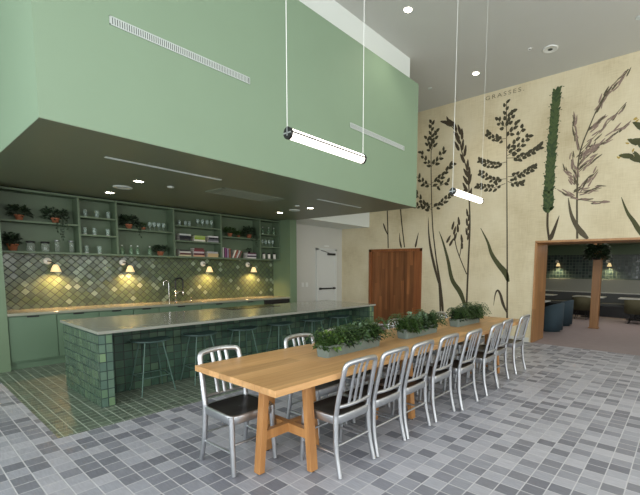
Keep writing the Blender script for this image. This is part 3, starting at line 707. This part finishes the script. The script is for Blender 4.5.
# ------------------------------------------------------------------ island
IX0, IX1, IY0, IY1 = 1.41, 6.13, 4.94, 6.24
t = thing('kitchen_island', 'long green tiled kitchen island with a recessed seating side', 'island', ((IX0+IX1)/2, (IY0+IY1)/2, 0)); cx, cy = (IX0+IX1)/2, (IY0+IY1)/2
for s_, (a, b) in enumerate(((IX0, IX0+.135), (IX1-.135, IX1))):
    p = MB().box(a-cx, b-cx, IY0+.004-cy, IY1-cy, 0, .81).build('end_panel', M['tile_end'], t)
    MB().box(a-cx+.001, b-cx-.001, IY0-cy, IY0+.004-cy, 0, .81).build('panel_edge', M['tile_face'], p)
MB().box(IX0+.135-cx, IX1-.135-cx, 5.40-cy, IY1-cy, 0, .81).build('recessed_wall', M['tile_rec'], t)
tag(bx('island_worktop', M['counter'], IX0-.005, IX1+.05, IY0-.015, IY1+.10, .812, .845, bevel=.003), 'long polished grey stone top lying on the tiled island', 'worktop')
t = thing('cooktop', 'black glass cooktop set into the far side of the island top', 'cooktop', (4.1, 6.13, .8455))
MB().box(-.5, .5, -.19, .19, 0, .006).build('glass_plate', M['black_gloss'], t, .003)
for dx in (-.3, 0, .3): MB().lathe([(.07, .0066), (.075, .0066)], (dx, 0, 0), 24).build('cooking_zone', M['grille_d'], t)

# stools
st = thing('bar_stool', 'x', 'stool', (0, 0, 0), 0, 'bar stools along the island')
mb = MB(); n = 24; top = []; N_ = 6
def stool_pt(u, t_): # D-shaped saddle
    a = 2*PI*t_; cxx = math.copysign(abs(math.cos(a))**.75, math.cos(a)); syy = math.copysign(abs(math.sin(a))**.75, math.sin(a))
    x = .22*u*cxx; y = (.155 if syy > 0 else .16)*u*syy; return x, y
for side in (0, 1):
    vs = []; fs = []
    for i in range(N_+1):
        for k in range(n):
            x, y = stool_pt(max(i, .02)/N_, k/n); z = .632+.55*x*x-.02*math.cos(y*8)-(.018 if side else 0)+(.004 if (i == N_ and side) else 0); vs.append((x, y, z))
    for i in range(N_):
        for k in range(n):
            q = (i*n+k, i*n+(k+1) % n, (i+1)*n+(k+1) % n, (i+1)*n+k); fs.append(q if side else q[::-1])
    mb.add(vs, fs, True); top.append(vs[-n:])
mb.add(top[0]+top[1], [(k, (k+1) % n, n+(k+1) % n, n+k) for k in range(n)])
mb.build('seat', M['stool_seat'], st)
F = .195; Gt = .10
for sx in (-1, 1):
    for sy in (-1, 1):
        MB().tube([(sx*F, sy*(F-.01), 0), (sx*Gt, sy*.085, .617)], .0085, 8).build('leg', M['stool_leg'], st)
k = 1-.2/.617; fx = Gt+(F-Gt)*k; fy = .085+(.185-.085)*k
for a, b in (((-fx, -fy), (fx, -fy)), ((fx, -fy), (fx, fy)), ((fx, fy), (-fx, fy)), ((-fx, fy), (-fx, -fy))):
    MB().tube([(a[0], a[1], .2), (b[0], b[1], .2)], .007, 8).build('footrest', M['stool_leg'], st)
sxs = [2.03, 2.66, 3.31, 4.00, 4.72, 5.36]
slab = ['green metal bar stool nearest the left end of the island', 'second green bar stool from the left end of the island', 'third green bar stool from the left, behind the near left metal chair', 'fourth green bar stool from the left end of the island', 'fifth green bar stool from the left, nearly hidden by the first planter', 'sixth green bar stool, nearest the far right end of the island']
for i, x in enumerate(sxs):
    if i == 0: st.location = (x, 5.18, 0); st.scale = (1, 1, 1.03); st['label'] = slab[0]
    else: dup(st, slab[i], (x, 5.18, 0), random.uniform(-.05, .05))

# ------------------------------------------------------------------ dining table
TX0, TX1, TY0, TY1, TZ = 1.468, 6.20, 1.957, 2.960, .79
t = thing('dining_table', 'long oak communal table on three wooden pedestals', 'table', ((TX0+TX1)/2, (TY0+TY1)/2, 0)); cx, cy = (TX0+TX1)/2, (TY0+TY1)/2
MB().box(TX0-cx, TX1-cx, TY0-cy, TY1-cy, TZ-.045, TZ).build('tabletop', M['oak'], t, .003)
for px in (1.955, 3.33, 5.67):
    for a in (0, PI/2, PI, 3*PI/2):
        d = Vector((math.cos(a), math.sin(a), 0)); w = Vector((-d.y, d.x, 0)); c0 = Vector((px-cx, 2.44-cy, 0))
        b0 = c0+d*.28+Vector((0, 0, .012)); b1 = c0+d*.215+Vector((0, 0, TZ-.045)); m = MB()
        vs = [q+w*i*.035+d*j*.024 for q in (b0, b1) for j in (-1, 1) for i in (-1, 1)]
        m.add(vs, [(0, 1, 3, 2), (4, 6, 7, 5), (0, 4, 5, 1), (2, 3, 7, 6), (0, 2, 6, 4), (1, 5, 7, 3)])
        lg = m.build('leg', M['oak_leg'], t, .003)
        MB().lathe([(0, 0), (.016, 0), (.016, .014), (0, .014)], tuple(c0+d*.28), 10).build('foot_glide', M['black'], lg)
    for ang in (0, PI/2):
        d = Vector((math.cos(ang), math.sin(ang), 0)); w = Vector((-d.y, d.x, 0))
        MB().obox(Vector((px-cx, 2.44-cy, .29 if ang else .2905)), d*.262, w*.026, Vector((0, 0, .036))).build('stretcher', M['oak_leg'], t, .002)
    MB().box(px-cx-.3, px-cx+.3, 2.44-cy-.04, 2.44-cy+.04, TZ-.085, TZ-.045).box(px-cx-.04, px-cx+.04, 2.44-cy-.3, 2.44-cy+.3, TZ-.085, TZ-.046).build('top_brace', M['oak_leg'], t)

# ------------------------------------------------------------------ aluminium chairs
ch = thing('dining_chair', 'x', 'chair', (0, 0, 0), 0, 'aluminium chairs around the long oak table')
R_ = .0215
def cm(pts, n=5):
    P = [Vector(p) for p in pts]; out = []
    for k in range(len(P)-1):
        p0, p1, p2, p3 = P[max(k-1, 0)], P[k], P[k+1], P[min(k+2, len(P)-1)]
        for i in range(n):
            u = i/n; out.append(.5*((2*p1)+(p2-p0)*u+(2*p0-5*p1+4*p2-p3)*u*u+(3*p1-p0-3*p2+p3)*u**3))
    out.append(P[-1]); return out
def by(z):  # y of the back plane at height z
    return -.165-.092*max(0, (z-.45)/.42)**1.15
hw = .178
side = lambda s_: [(s_*.183, by(.45), .45), (s_*.183, by(.56), .56), (s_*.178, by(.70), .70), (s_*.175, by(.81), .81)]
tp = [(-.164, by(.852), .852), (-.128, by(.868)-.006, .868), (0, by(.875)-.018, .876), (.128, by(.868)-.006, .868), (.164, by(.852), .852)]
MB().tube(cm(side(-1)+tp+side(1)[::-1], 5), R_, 12, ell=.85, up=(0, 1, 0)).build('back_frame', M['alu'], ch)
for s_ in (-1, 0, 1):
    pts = [(s_*.062, by(z)-(.014 if z > .8 else .006), z) for z in (.525, .62, .72, .80, .868)]
    mb = MB()
    mb.tube(pts, .0165, 8, ell=.4, up=(0, 1, 0)); mb.build('slat', M['alu'], ch)
MB().tube([(-.18, by(.53), .53), (-.09, by(.53)-.012, .527), (0, by(.53)-.016, .526), (.09, by(.53)-.012, .527), (.18, by(.53), .53)], .016, 8).build('back_rail', M['alu'], ch)
for s_ in (-1, 1):
    MB().tube(cm([(s_*.183, by(.45), .47), (s_*.186, -.168, .38), (s_*.192, -.180, .2), (s_*.198, -.225, .006)], 5), [.0215]*6+[.020]*5+[.018]*5, 10).build('leg', M['alu'], ch)
    MB().tube([(s_*.180, .185, .45), (s_*.184, .195, .25), (s_*.188, .215, .006)], [.022, .020, .0165], 10).build('leg', M['alu'], ch)
    MB().tube([(s_*.193, -.185, .175), (s_*.186, .20, .175)], .009, 8).build('stretcher', M['alu'], ch)
MB().tube([(-.19, -.18, .235), (.19, -.18, .235)], .009, 8).build('stretcher', M['alu'], ch)
MB().tube([(-.184, .2, .235), (.184, .2, .235)], .009, 8).build('stretcher', M['alu'], ch)
# seat: saddle-shaped pan with rounded corners + rim
def seat_outline(k, n=32, wx=.2, wy=.2, e=.28):
    a = 2*PI*k/n; c_, s2 = math.cos(a), math.sin(a)
    return wx*math.copysign(abs(c_)**e, c_), wy*math.copysign(abs(s2)**e, s2)+.01
mb = MB(); n = 32
rings = [(0.02, .449), (.4, .446), (.75, .452), (.93, .463), (1.0, .463)]
vs = []
for f, z in rings:
    for k in range(n): x, y = seat_outline(k); vs.append((x*f, (y-.01)*f+.01, z+(.0 if f < 1 else 0)+(-.010*(max(0, y)/.2)**2 if f > .5 else 0)))
fs = [(i*n+k, i*n+(k+1) % n, (i+1)*n+(k+1) % n, (i+1)*n+k) for i in range(len(rings)-1) for k in range(n)]
MB().add(vs, fs, True).build('seat', M['pad'], ch)
vs = []
for f, z in ((.93, .4645), (1.0, .466), (1.015, .455), (1.01, .405), (.985, .398), (.97, .43)):
    for k in range(n): x, y = seat_outline(k); vs.append((x*f, (y-.01)*f+.01, z-.010*(max(0, y)/.2)**2))
fs = [(i*n+k, i*n+(k+1) % n, (i+1)*n+(k+1) % n, (i+1)*n+k) for i in range(5) for k in range(n)]
MB().add(vs, fs, True).build('seat_rim', M['alu'], ch)
RX = [2.207, 2.652, 3.09, 3.61, 4.09, 4.745, 5.27, 6.0]
LX = [1.712, 2.56, 3.05, 3.65, 4.22, 4.82, 5.40, 5.98]
rl = ['nearest aluminium chair on the right side of the oak table', 'second aluminium chair from the near end, right side of the table', 'third aluminium chair from the near end, right side of the table', 'fourth aluminium chair from the near end, right side of the table', 'fifth aluminium chair from the near end, right side of the table', 'sixth aluminium chair from the near end, right side of the table', 'seventh aluminium chair on the right side, second from the far end', 'farthest aluminium chair on the right side, by the far end of the table']
ll = ['nearest aluminium chair on the island side of the oak table, seat seen from the end', 'second aluminium chair from the near end on the island side', 'third aluminium chair on the island side, behind the first planter', 'fourth aluminium chair on the island side, behind the right end of the first planter', 'aluminium chair on the island side whose top shows between the first two planters', 'sixth aluminium chair on the island side, behind the second planter', 'seventh aluminium chair on the island side, behind the second planter near the third', 'farthest aluminium chair on the island side of the oak table']
rz_r = [0, 0, .02, 0, 0, .03, 0, -.02]
for i, x in enumerate(RX):
    y = 2.145 if i not in (4, 5) else 2.09
    if i == 0: ch.location = (x, y, 0); ch['label'] = rl[0]
    else: dup(ch, rl[i], (x, y, 0), rz_r[i])
for i, x in enumerate(LX):
    dup(ch, ll[i], (x, 2.762, 0), PI+(.02 if i == 0 else random.uniform(-.02, .02)))

# ------------------------------------------------------------------ planters on the table
def planter(label, x0, x1, yc, seed, mats):
    xc = (x0+x1)/2; L = (x1-x0)/2; t = thing('planter', label, 'planter', (xc, yc, TZ), 0, 'long trough planters on the oak table'); r = random.Random(seed)
    w0, w1, hh, cf = .066, .08, .105, .02
    def ring(l, w, z): return [(-l+cf, -w, z), (l-cf, -w, z), (l, -w+cf, z), (l, w-cf, z), (l-cf, w, z), (-l+cf, w, z), (-l, w-cf, z), (-l, -w+cf, z)]
    rs = [ring(L-.012, w0, .0), ring(L, w1, hh), ring(L-.008, w1-.008, hh), ring(L-.012, w1-.012, hh-.03)]
    mb = MB(); vs = sum(rs, [])
    fs = [(i*8+k, i*8+(k+1) % 8, (i+1)*8+(k+1) % 8, (i+1)*8+k) for i in range(3) for k in range(8)]+[tuple(range(8))[::-1]]
    mb.add(vs, fs).build('trough', M['trough'], t)
    MB().add(ring(L-.012, w1-.012, hh-.02), [tuple(range(8))]).build('soil', M['soil'], t)
    for gi, (mat, frac, kind, dx) in enumerate(mats):
        mb = MB()
        for (fx, sc) in dx:
            c0 = (fx*L, r.uniform(-.015, .015), hh-.02)
            if kind == 'fern':
                for q in range(int(34*frac)):
                    frond(mb, (c0[0]+r.uniform(-.05, .05), c0[1], c0[2]), r.uniform(0, 2*PI), r.uniform(.11, .23)*sc, r.uniform(.06, .19)*sc, r, .036)
            else:
                b = bush(int(130*frac), .15*sc, .11*sc, .18*sc, .062, .036, r.randint(0, 9999), c0, low=0.0)
                mb.add(b.v, b.f, True)
        mb.build('fern_foliage' if kind == 'fern' else 'leafy_foliage', M[mat], t)
    return t
planter('nearest pale green trough planter of mixed leafy plants on the oak table', 2.29, 3.05, 2.425, 21,
        [('leaf', 1.2, 'fern', [(-.72, 1), (.1, .9), (.78, 1.1)]), ('leaf_d', 1.2, 'leaf', [(-.35, .8), (.55, .9), (.85, .7)]), ('leaf_s', 1.0, 'leaf', [(0.05, 1.05), (.25, 1)]), ('leaf_l', .5, 'leaf', [(-.6, .9)]), ('leaf', 1, 'leaf', [(-.1, .9), (.5, 1), (-.75, .7)])])
planter('middle trough planter on the oak table with ferns and a grey-green plant', 3.50, 4.19, 2.43, 22,
        [('leaf', 1.4, 'fern', [(-.7, 1.05), (.6, 1.1), (.85, .9)]), ('leaf', 1.2, 'leaf', [(-.75, .85), (-.4, .9), (.7, .8)]), ('leaf_s', 1.3, 'leaf', [(-.05, 1.15)]), ('leaf_d', 1.2, 'leaf', [(.2, .8), (.5, .9)])])
planter('farthest trough planter with dense fern on the oak table', 4.72, 5.44, 2.43, 23,
        [('leaf', 1.6, 'fern', [(-.6, 1), (.2, 1.1), (.75, 1.2)]), ('leaf_d', 1.3, 'leaf', [(-.65, .8), (-.1, 1.0), (.3, 1.1)]), ('leaf', 1.2, 'leaf', [(.7, .9), (0, .9)])])

# ------------------------------------------------------------------ pendants
for (x0, x1, zz, lab) in [(1.985, 2.868, 2.57, 'nearer glowing tube pendant hanging over the near end of the oak table'), (4.645, 5.53, 2.562, 'farther glowing tube pendant hanging in front of the painted grasses')]:
    t = thing('tube_pendant', lab, 'pendant light', ((x0+x1)/2, 2.46, zz), 0, 'glowing tube pendants over the oak table'); L = (x1-x0)/2
    MB().tube([(-L+.02, 0, 0), (L-.02, 0, 0)], .041, 20).build('glowing_tube', M['led'], t)
    MB().tube([(-L, -.043, .006), (L, -.043, .006)], .0065, 6).build('side_rail', M['black'], t)
    for s_ in (-1, 1):
        e = MB().tube([(s_*(L-.02), 0, 0), (s_*L, 0, 0)], .046, 20).build('end_cap', M['black'], t)
        MB().box(s_*L-.003, s_*L+.003, -.045, .045, -.005, .005).box(s_*L-.003, s_*L+.003, -.005, .005, -.02, .05).build('cross_bracket', M['alu'], e)
        MB().tube([(s_*(L+.0), 0, .045), (s_*(L+.0), 0, H-zz)], .0032 if (zz > 2.565 or s_ < 0) else .0018, 6).build('cable', M['ring'], t)
    MB().box(-L, L, -.03, .03, H-zz-.025, H-zz-.001).build('ceiling_canopy', M['ring'], t)

# ------------------------------------------------------------------ ceiling fittings
def downlight(label, loc, e, r=.055, group='downlights', col=(1, .9, .75)):
    t = thing('downlight', label, 'downlight', loc, 0, group)
    MB().lathe([(r, -.001), (r*1.25, -.004), (r*1.35, 0)], n=24).build('trim_ring', M['ring'], t)
    MB().lathe([(0, -.0015), (r, -.0015)], n=24).build('lens', M['lens'], t)
    spot((loc[0], loc[1], loc[2]-.03), e, col, 2.0, .9, .04)
SOF = 'recessed downlights in the green soffit'
downlight('left pair of soffit downlights, the nearer one beside the round speaker', (2.31, 6.07, SZ-.0005), 14, group=SOF)
downlight('left pair of soffit downlights, the one farther back near the shelves', (2.38, 7.39, SZ-.0005), 14, group=SOF)
downlight('right pair of soffit downlights, the one farther back near the shelves', (5.36, 6.91, SZ-.0005), 14, group=SOF)
downlight('right pair of soffit downlights, the nearer one beside the small speaker', (5.30, 5.89, SZ-.0005), 14, group=SOF)
downlight('bright downlight in the high grey ceiling, nearer the green soffit corner', (5.255, 3.627, H-.0005), 30, .06, 'downlights in the high ceiling')
downlight('bright downlight in the high grey ceiling, nearer the mural wall', (7.695, 3.627, H-.0005), 30, .06, 'downlights in the high ceiling')
def disc(name, label, cat, loc, r, mat='ring'):
    t = thing(name, label, cat, loc)
    MB().lathe([(0, -.012), (r*.8, -.012), (r*.85, -.016), (r, -.010), (r, 0)], n=28).build('face', M[mat], t)
    MB().lathe([(0, -.014), (r*.3, -.014), (r*.32, -.012)], n=20).build('centre', M['grille_d' if mat == 'ring' else mat], t)
disc('ceiling_speaker', 'round white speaker in the green soffit between the left downlights', 'speaker', (2.33, 6.70, SZ), .125, 'grille')
disc('ceiling_speaker', 'round white speaker in the green soffit between the right downlights', 'speaker', (5.30, 6.36, SZ), .11, 'grille')
disc('smoke_detector', 'small pale disc right of the left soffit downlights', 'detector', (2.74, 6.07, SZ), .045, 'grille')
disc('smoke_detector', 'small pale disc between the vent grille and right soffit downlights', 'detector', (4.95, 5.86, SZ), .045, 'grille')
disc('ceiling_speaker', 'round white speaker in the high grey ceiling', 'speaker', (7.66, 2.20, H), .13, 'ring')
disc('sprinkler_head', 'tiny white ceiling fitting left of the round ceiling speaker', 'sprinkler', (7.44, 2.49, H), .035, 'ring')
disc('ceiling_sensor', 'small round sensor on the ceiling near the corner of the soffit', 'sensor', (7.70, 4.70, H), .05, 'grille')
disc('ceiling_sensor', 'small round sensor on the ceiling at the far right', 'sensor', (7.57, .87, H), .05, 'grille')
def slot(name, label, x0, x1, y0, y1, z, face='down', n=40):
    t = thing(name, label, 'vent', ((x0+x1)/2, (y0+y1)/2, z)); L = (x1-x0)/2; W = (y1-y0)/2
    return t, L, W
for x0, x1, lab in ((1.59, 2.93, 'long thin linear air slot in the soffit underside, left one'), (4.69, 5.80, 'long thin linear air slot in the soffit underside, right one')):
    t, L, W = slot('linear_diffuser', lab, x0, x1, 5.005, 5.055, SZ); t['group'] = 'linear air slots under the soffit'
    MB().box(-L, L, -W, -W*.3, -.006, 0).box(-L, L, W*.3, W, -.006, 0).build('frame', M['grille'], t); MB().box(-L, L, -W*.3, W*.3, -.003, 0).build('slot', M['grille'], t)
t, L, W = slot('cassette_grille', 'wide rectangular air grille in the soffit underside', 3.22, 4.36, 5.47, 6.01, SZ)
MB().box(-L, L, -W, -W+.03, -.008, 0).box(-L, L, W-.03, W, -.008, 0).box(-L, -L+.03, -W, W, -.008, 0).box(L-.03, L, -W, W, -.008, 0).build('frame', M['soffgrille'], t)
MB().box(-L+.03, L-.03, -W+.03, W-.03, -.002, 0).build('backing', M['grille_d'], t)
for k in range(12):
    y = -W+.05+(2*W-.1)*k/11; MB().box(-L+.14, L-.14, y-.010, y+.010, -.006, -.002).build('slat', M['soffgrille'], t)
for s_ in (-1, 1): MB().box(s_*(L-.08)-.05, s_*(L-.08)+.05, -W+.03, W-.03, -.006, -.002).build('side_plate', M['soffgrille'], t)
for x0, x1, lab in ((1.40, 2.81, 'white slotted vent grille on the green soffit face, left one'), (4.535, 5.965, 'white slotted vent grille on the green soffit face, right one')):
    t = thing('vent_grille', lab, 'vent', ((x0+x1)/2, SY, 3.705), 0, 'vent grilles on the soffit face'); L = (x1-x0)/2; h = .037
    MB().box(-L, L, -.008, 0, -h, -h+.008).box(-L, L, -.008, 0, h-.008, h).box(-L, -L+.008, -.008, 0, -h, h).box(L-.008, L, -.008, 0, -h, h).build('frame', M['grille'], t)
    MB().box(-L, L, -.002, 0, -h, h).build('backing', M['grille_d'], t)
    mb = MB(); k = -L+.015
    while k < L-.01: mb.obox((k, -.004, 0), (.0055, 0, 0), (0, .002, 0), (0, 0, h-.008)); k += .019
    mb.build('louvres', M['grille'], t)

# ------------------------------------------------------------------ the back room seen through the portal
col = thing('wooden_column', 'square wooden column standing in the dim back room', 'column', (12.08, 1.95, 0))
MB().box(-.1, .1, -.1, .1, 0, 2.5).build('shaft', M['jamb'], col, .004); MB().box(-.12, .12, -.12, .12, 0, .03).build('base', M['jamb'], col)
hp = thing('hanging_plant', 'dark leafy plant hanging at the top of the wooden column', 'plant', (11.85, 1.95, 1.86))
MB().lathe([(0, 0), (.09, .01), (.12, .1), (.125, .15), (.11, .15), (.0, .13)], n=18).build('pot', M['black'], hp)
MB().tube([(0, 0, .15), (0, 0, .64)], .006).build('hanger', M['black'], hp)
b = bush(900, .27, .25, .38, .13, .07, 77, (.02, 0, .10), low=-1.0); b.build('foliage', M['leaf_d'], hp)
def tub(label, loc, rz, mat, r=.29, h=.73, name='tub_chair', back=1.0, group=None):
    t = thing(name, label, 'armchair', loc, rz, group); n = 28
    def shell(r0, hfun, th, z0):
        mb = MB(); vs = []; fs = []
        a0, a1 = math.radians(-215), math.radians(35)
        for i in range(n+1):
            a = a0+(a1-a0)*i/n; hh = hfun(i/n); c_, s2 = math.cos(a), math.sin(a)
            vs += [(r0*c_, r0*s2, z0), (r0*1.04*c_, r0*1.04*s2, hh), ((r0-th)*c_, (r0-th)*s2, hh), ((r0-th)*c_, (r0-th)*s2, z0)]
        for i in range(n):
            for k in range(4): fs.append((i*4+k, i*4+(k+1) % 4, (i+1)*4+(k+1) % 4, (i+1)*4+k))
        fs += [(0, 1, 2, 3), (n*4+3, n*4+2, n*4+1, n*4)]
        mb.add(vs, fs, True); return mb
    shell(r, lambda u: h-.18*abs(2*u-1)**2.5, .05, .05 if back == 1 else .32).build('backrest', M[mat], t)
    MB().lathe([(0, .30), (r-.06, .30), (r-.05, .34), (r-.05, .42), (r-.08, .45), (0, .45)], n=24).build('seat', M[mat], t)
    if back == 1: MB().lathe([(0, 0), (r-.06, 0), (r-.06, .32), (0, .32)], n=24).build('base', M[mat], t)
    else:
        for a in (45, 135, 225, 315):
            c_, s2 = math.cos(math.radians(a)), math.sin(math.radians(a)); MB().tube([(c_*.17, s2*.17, .32), (c_*.24, s2*.24, 0)], .012, 8).build('leg', M['black'], t)
    return t
tub('blue upholstered tub chair nearest the wooden portal', (10.78, 2.76, 0), 0, 'blue', .31, .74, group='blue tub chairs in the back room')
tub('blue upholstered tub chair behind the nearer blue one', (12.12, 2.80, 0), 0, 'blue', .29, .74, group='blue tub chairs in the back room')
tub('olive curved-back chair left of the wooden column in the back room', (14.15, 2.66, 0), -PI/2, 'olive', .29, .75, back=0, group='olive chairs in the back room')
tub('olive curved-back chair at the right edge, beyond the wooden column', (14.0, 1.16, 0), -PI/2, 'olive', .31, .74, back=0, group='olive chairs in the back room')
def small_table(label, loc, w, d, rnd_=False):
    t = thing('cafe_table', label, 'table', loc, 0, 'pale tables in the back room')
    MB().box(-w/2, w/2, -d/2, d/2, .68, .71).build('tabletop', M['ttop'], t, .006)
    MB().tube([(0, 0, .03), (0, 0, .68)], .03, 12).build('pedestal', M['black'], t); MB().lathe([(0, 0), (.24, 0), (.24, .02), (.04, .035), (0, .035)], n=24).build('base', M['black'], t)
small_table('pale-topped table left of the wooden column in the back room', (14.95, 2.60, 0), .65, .95)
small_table('pale-topped table right of the wooden column in the back room', (14.95, 1.25, 0), .65, .95)
small_table('pale-topped table at the left of the back room behind the blue chairs', (14.95, 4.10, 0), .65, .8)
small_table('pale-topped table standing beyond the two blue tub chairs', (11.5, 3.45, 0), .8, .8)
bq = thing('banquette', 'long grey upholstered banquette along the back room wall', 'banquette', (15.7, 1.5, 0))
MB().box(-.22, .22, -4.4, 4.2, 0, .36).build('base', M['black'], bq); MB().box(-.27, .2, -4.4, 4.2, .36, .46).build('seat', M['darkup'], bq, .02)
MB().box(.12, .26, -4.4, 4.2, .46, .80).build('backrest', M['darkup'], bq, .02)
MB().box(.16, .27, -4.4, 4.2, .82, 1.28).build('upper_panel', M['greyup'], bq, .01); MB().box(.13, .27, -4.4, 4.2, .785, .822).build('ledge', M['ttop'], bq)
for i, y in enumerate((3.95, 2.27, .6)):
    t = sconce('shaded wall lamp on dark back-room tiles, %s' % ['left one', 'one just right of the wooden column', 'rightmost one'][i], (15.98, y, 1.80), -PI/2, group='wall lamps in the back room')
    t.scale = (1.3, 1.3, 1.3)
    spot((15.98-.15, y-.08, 1.72), 18, (1, .85, .5), 2.5, .8, .03)
for i, (x, y) in enumerate(((9.67, 2.39), (9.62, 1.31))):
    downlight('small downlight in the back room ceiling just inside the portal, %s' % ['left', 'right'][i], (x, y, 2.4995), 4, .04, 'back room downlights')

# ------------------------------------------------------------------ light
w = bpy.data.worlds.new('world'); bpy.context.scene.world = w; w.use_nodes = True
w.node_tree.nodes['Background'].inputs[0].default_value = (.85, .92, 1, 1); w.node_tree.nodes['Background'].inputs[1].default_value = 1.2
def area(loc, rot, sx, sy, e, col, name='window_light'):
    l = bpy.data.lights.new(name, 'AREA'); l.shape = 'RECTANGLE'; l.size = sx; l.size_y = sy; l.energy = e; l.color = col
    o = bpy.data.objects.new(name, l); C.objects.link(o); o.location = loc; o.rotation_euler = rot; return o
for u0, u1 in w1: area(((u0+u1)/2, -4.42, 2.62), (PI/2, 0, 0), u1-u0, 4.4, 128, (1, .965, .92))
for u0, u1 in w2: area((-3.92, (u0+u1)/2, 2.62), (PI/2, 0, -PI/2), u1-u0, 4.4, 200 if u0 < 4 else 95, (.98, .99, 1))
area((12.6, 1, 2.45), (0, 0, 0), 3, 4, 60, (1, .93, .85), 'back_room_fill')  # added fill panel without a fitting, brightens the back room
area((7.6, 6.2, 5.3), (0, 0, 0), 1.2, 1.2, 4, (1, .93, .82), 'mural_corner_fill')  # added fill without a fitting, between soffit end and mural wall

# ------------------------------------------------------------------ camera
f, px, py = 392.09, 378.37, 305.87
cam = bpy.data.cameras.new('camera'); co = bpy.data.objects.new('camera', cam); C.objects.link(co)
cam.sensor_fit = 'HORIZONTAL'; cam.sensor_width = 36; cam.lens = f/640*36
cam.shift_x = (320-px)/640; cam.shift_y = (py-247.5)/640; cam.clip_start = .05
yaw, pitch, roll = -.904318, -.093604, .011888
co.matrix_world = Matrix.Translation((0, 0, 1.55)) @ (Matrix.Rotation(yaw, 4, 'Z') @ Matrix.Rotation(PI/2+pitch, 4, 'X') @ Matrix.Rotation(roll, 4, 'Z'))
sc = bpy.context.scene; sc.camera = co
sc.view_settings.view_transform = 'Standard'; sc.view_settings.look = 'None'; sc.view_settings.exposure = 0
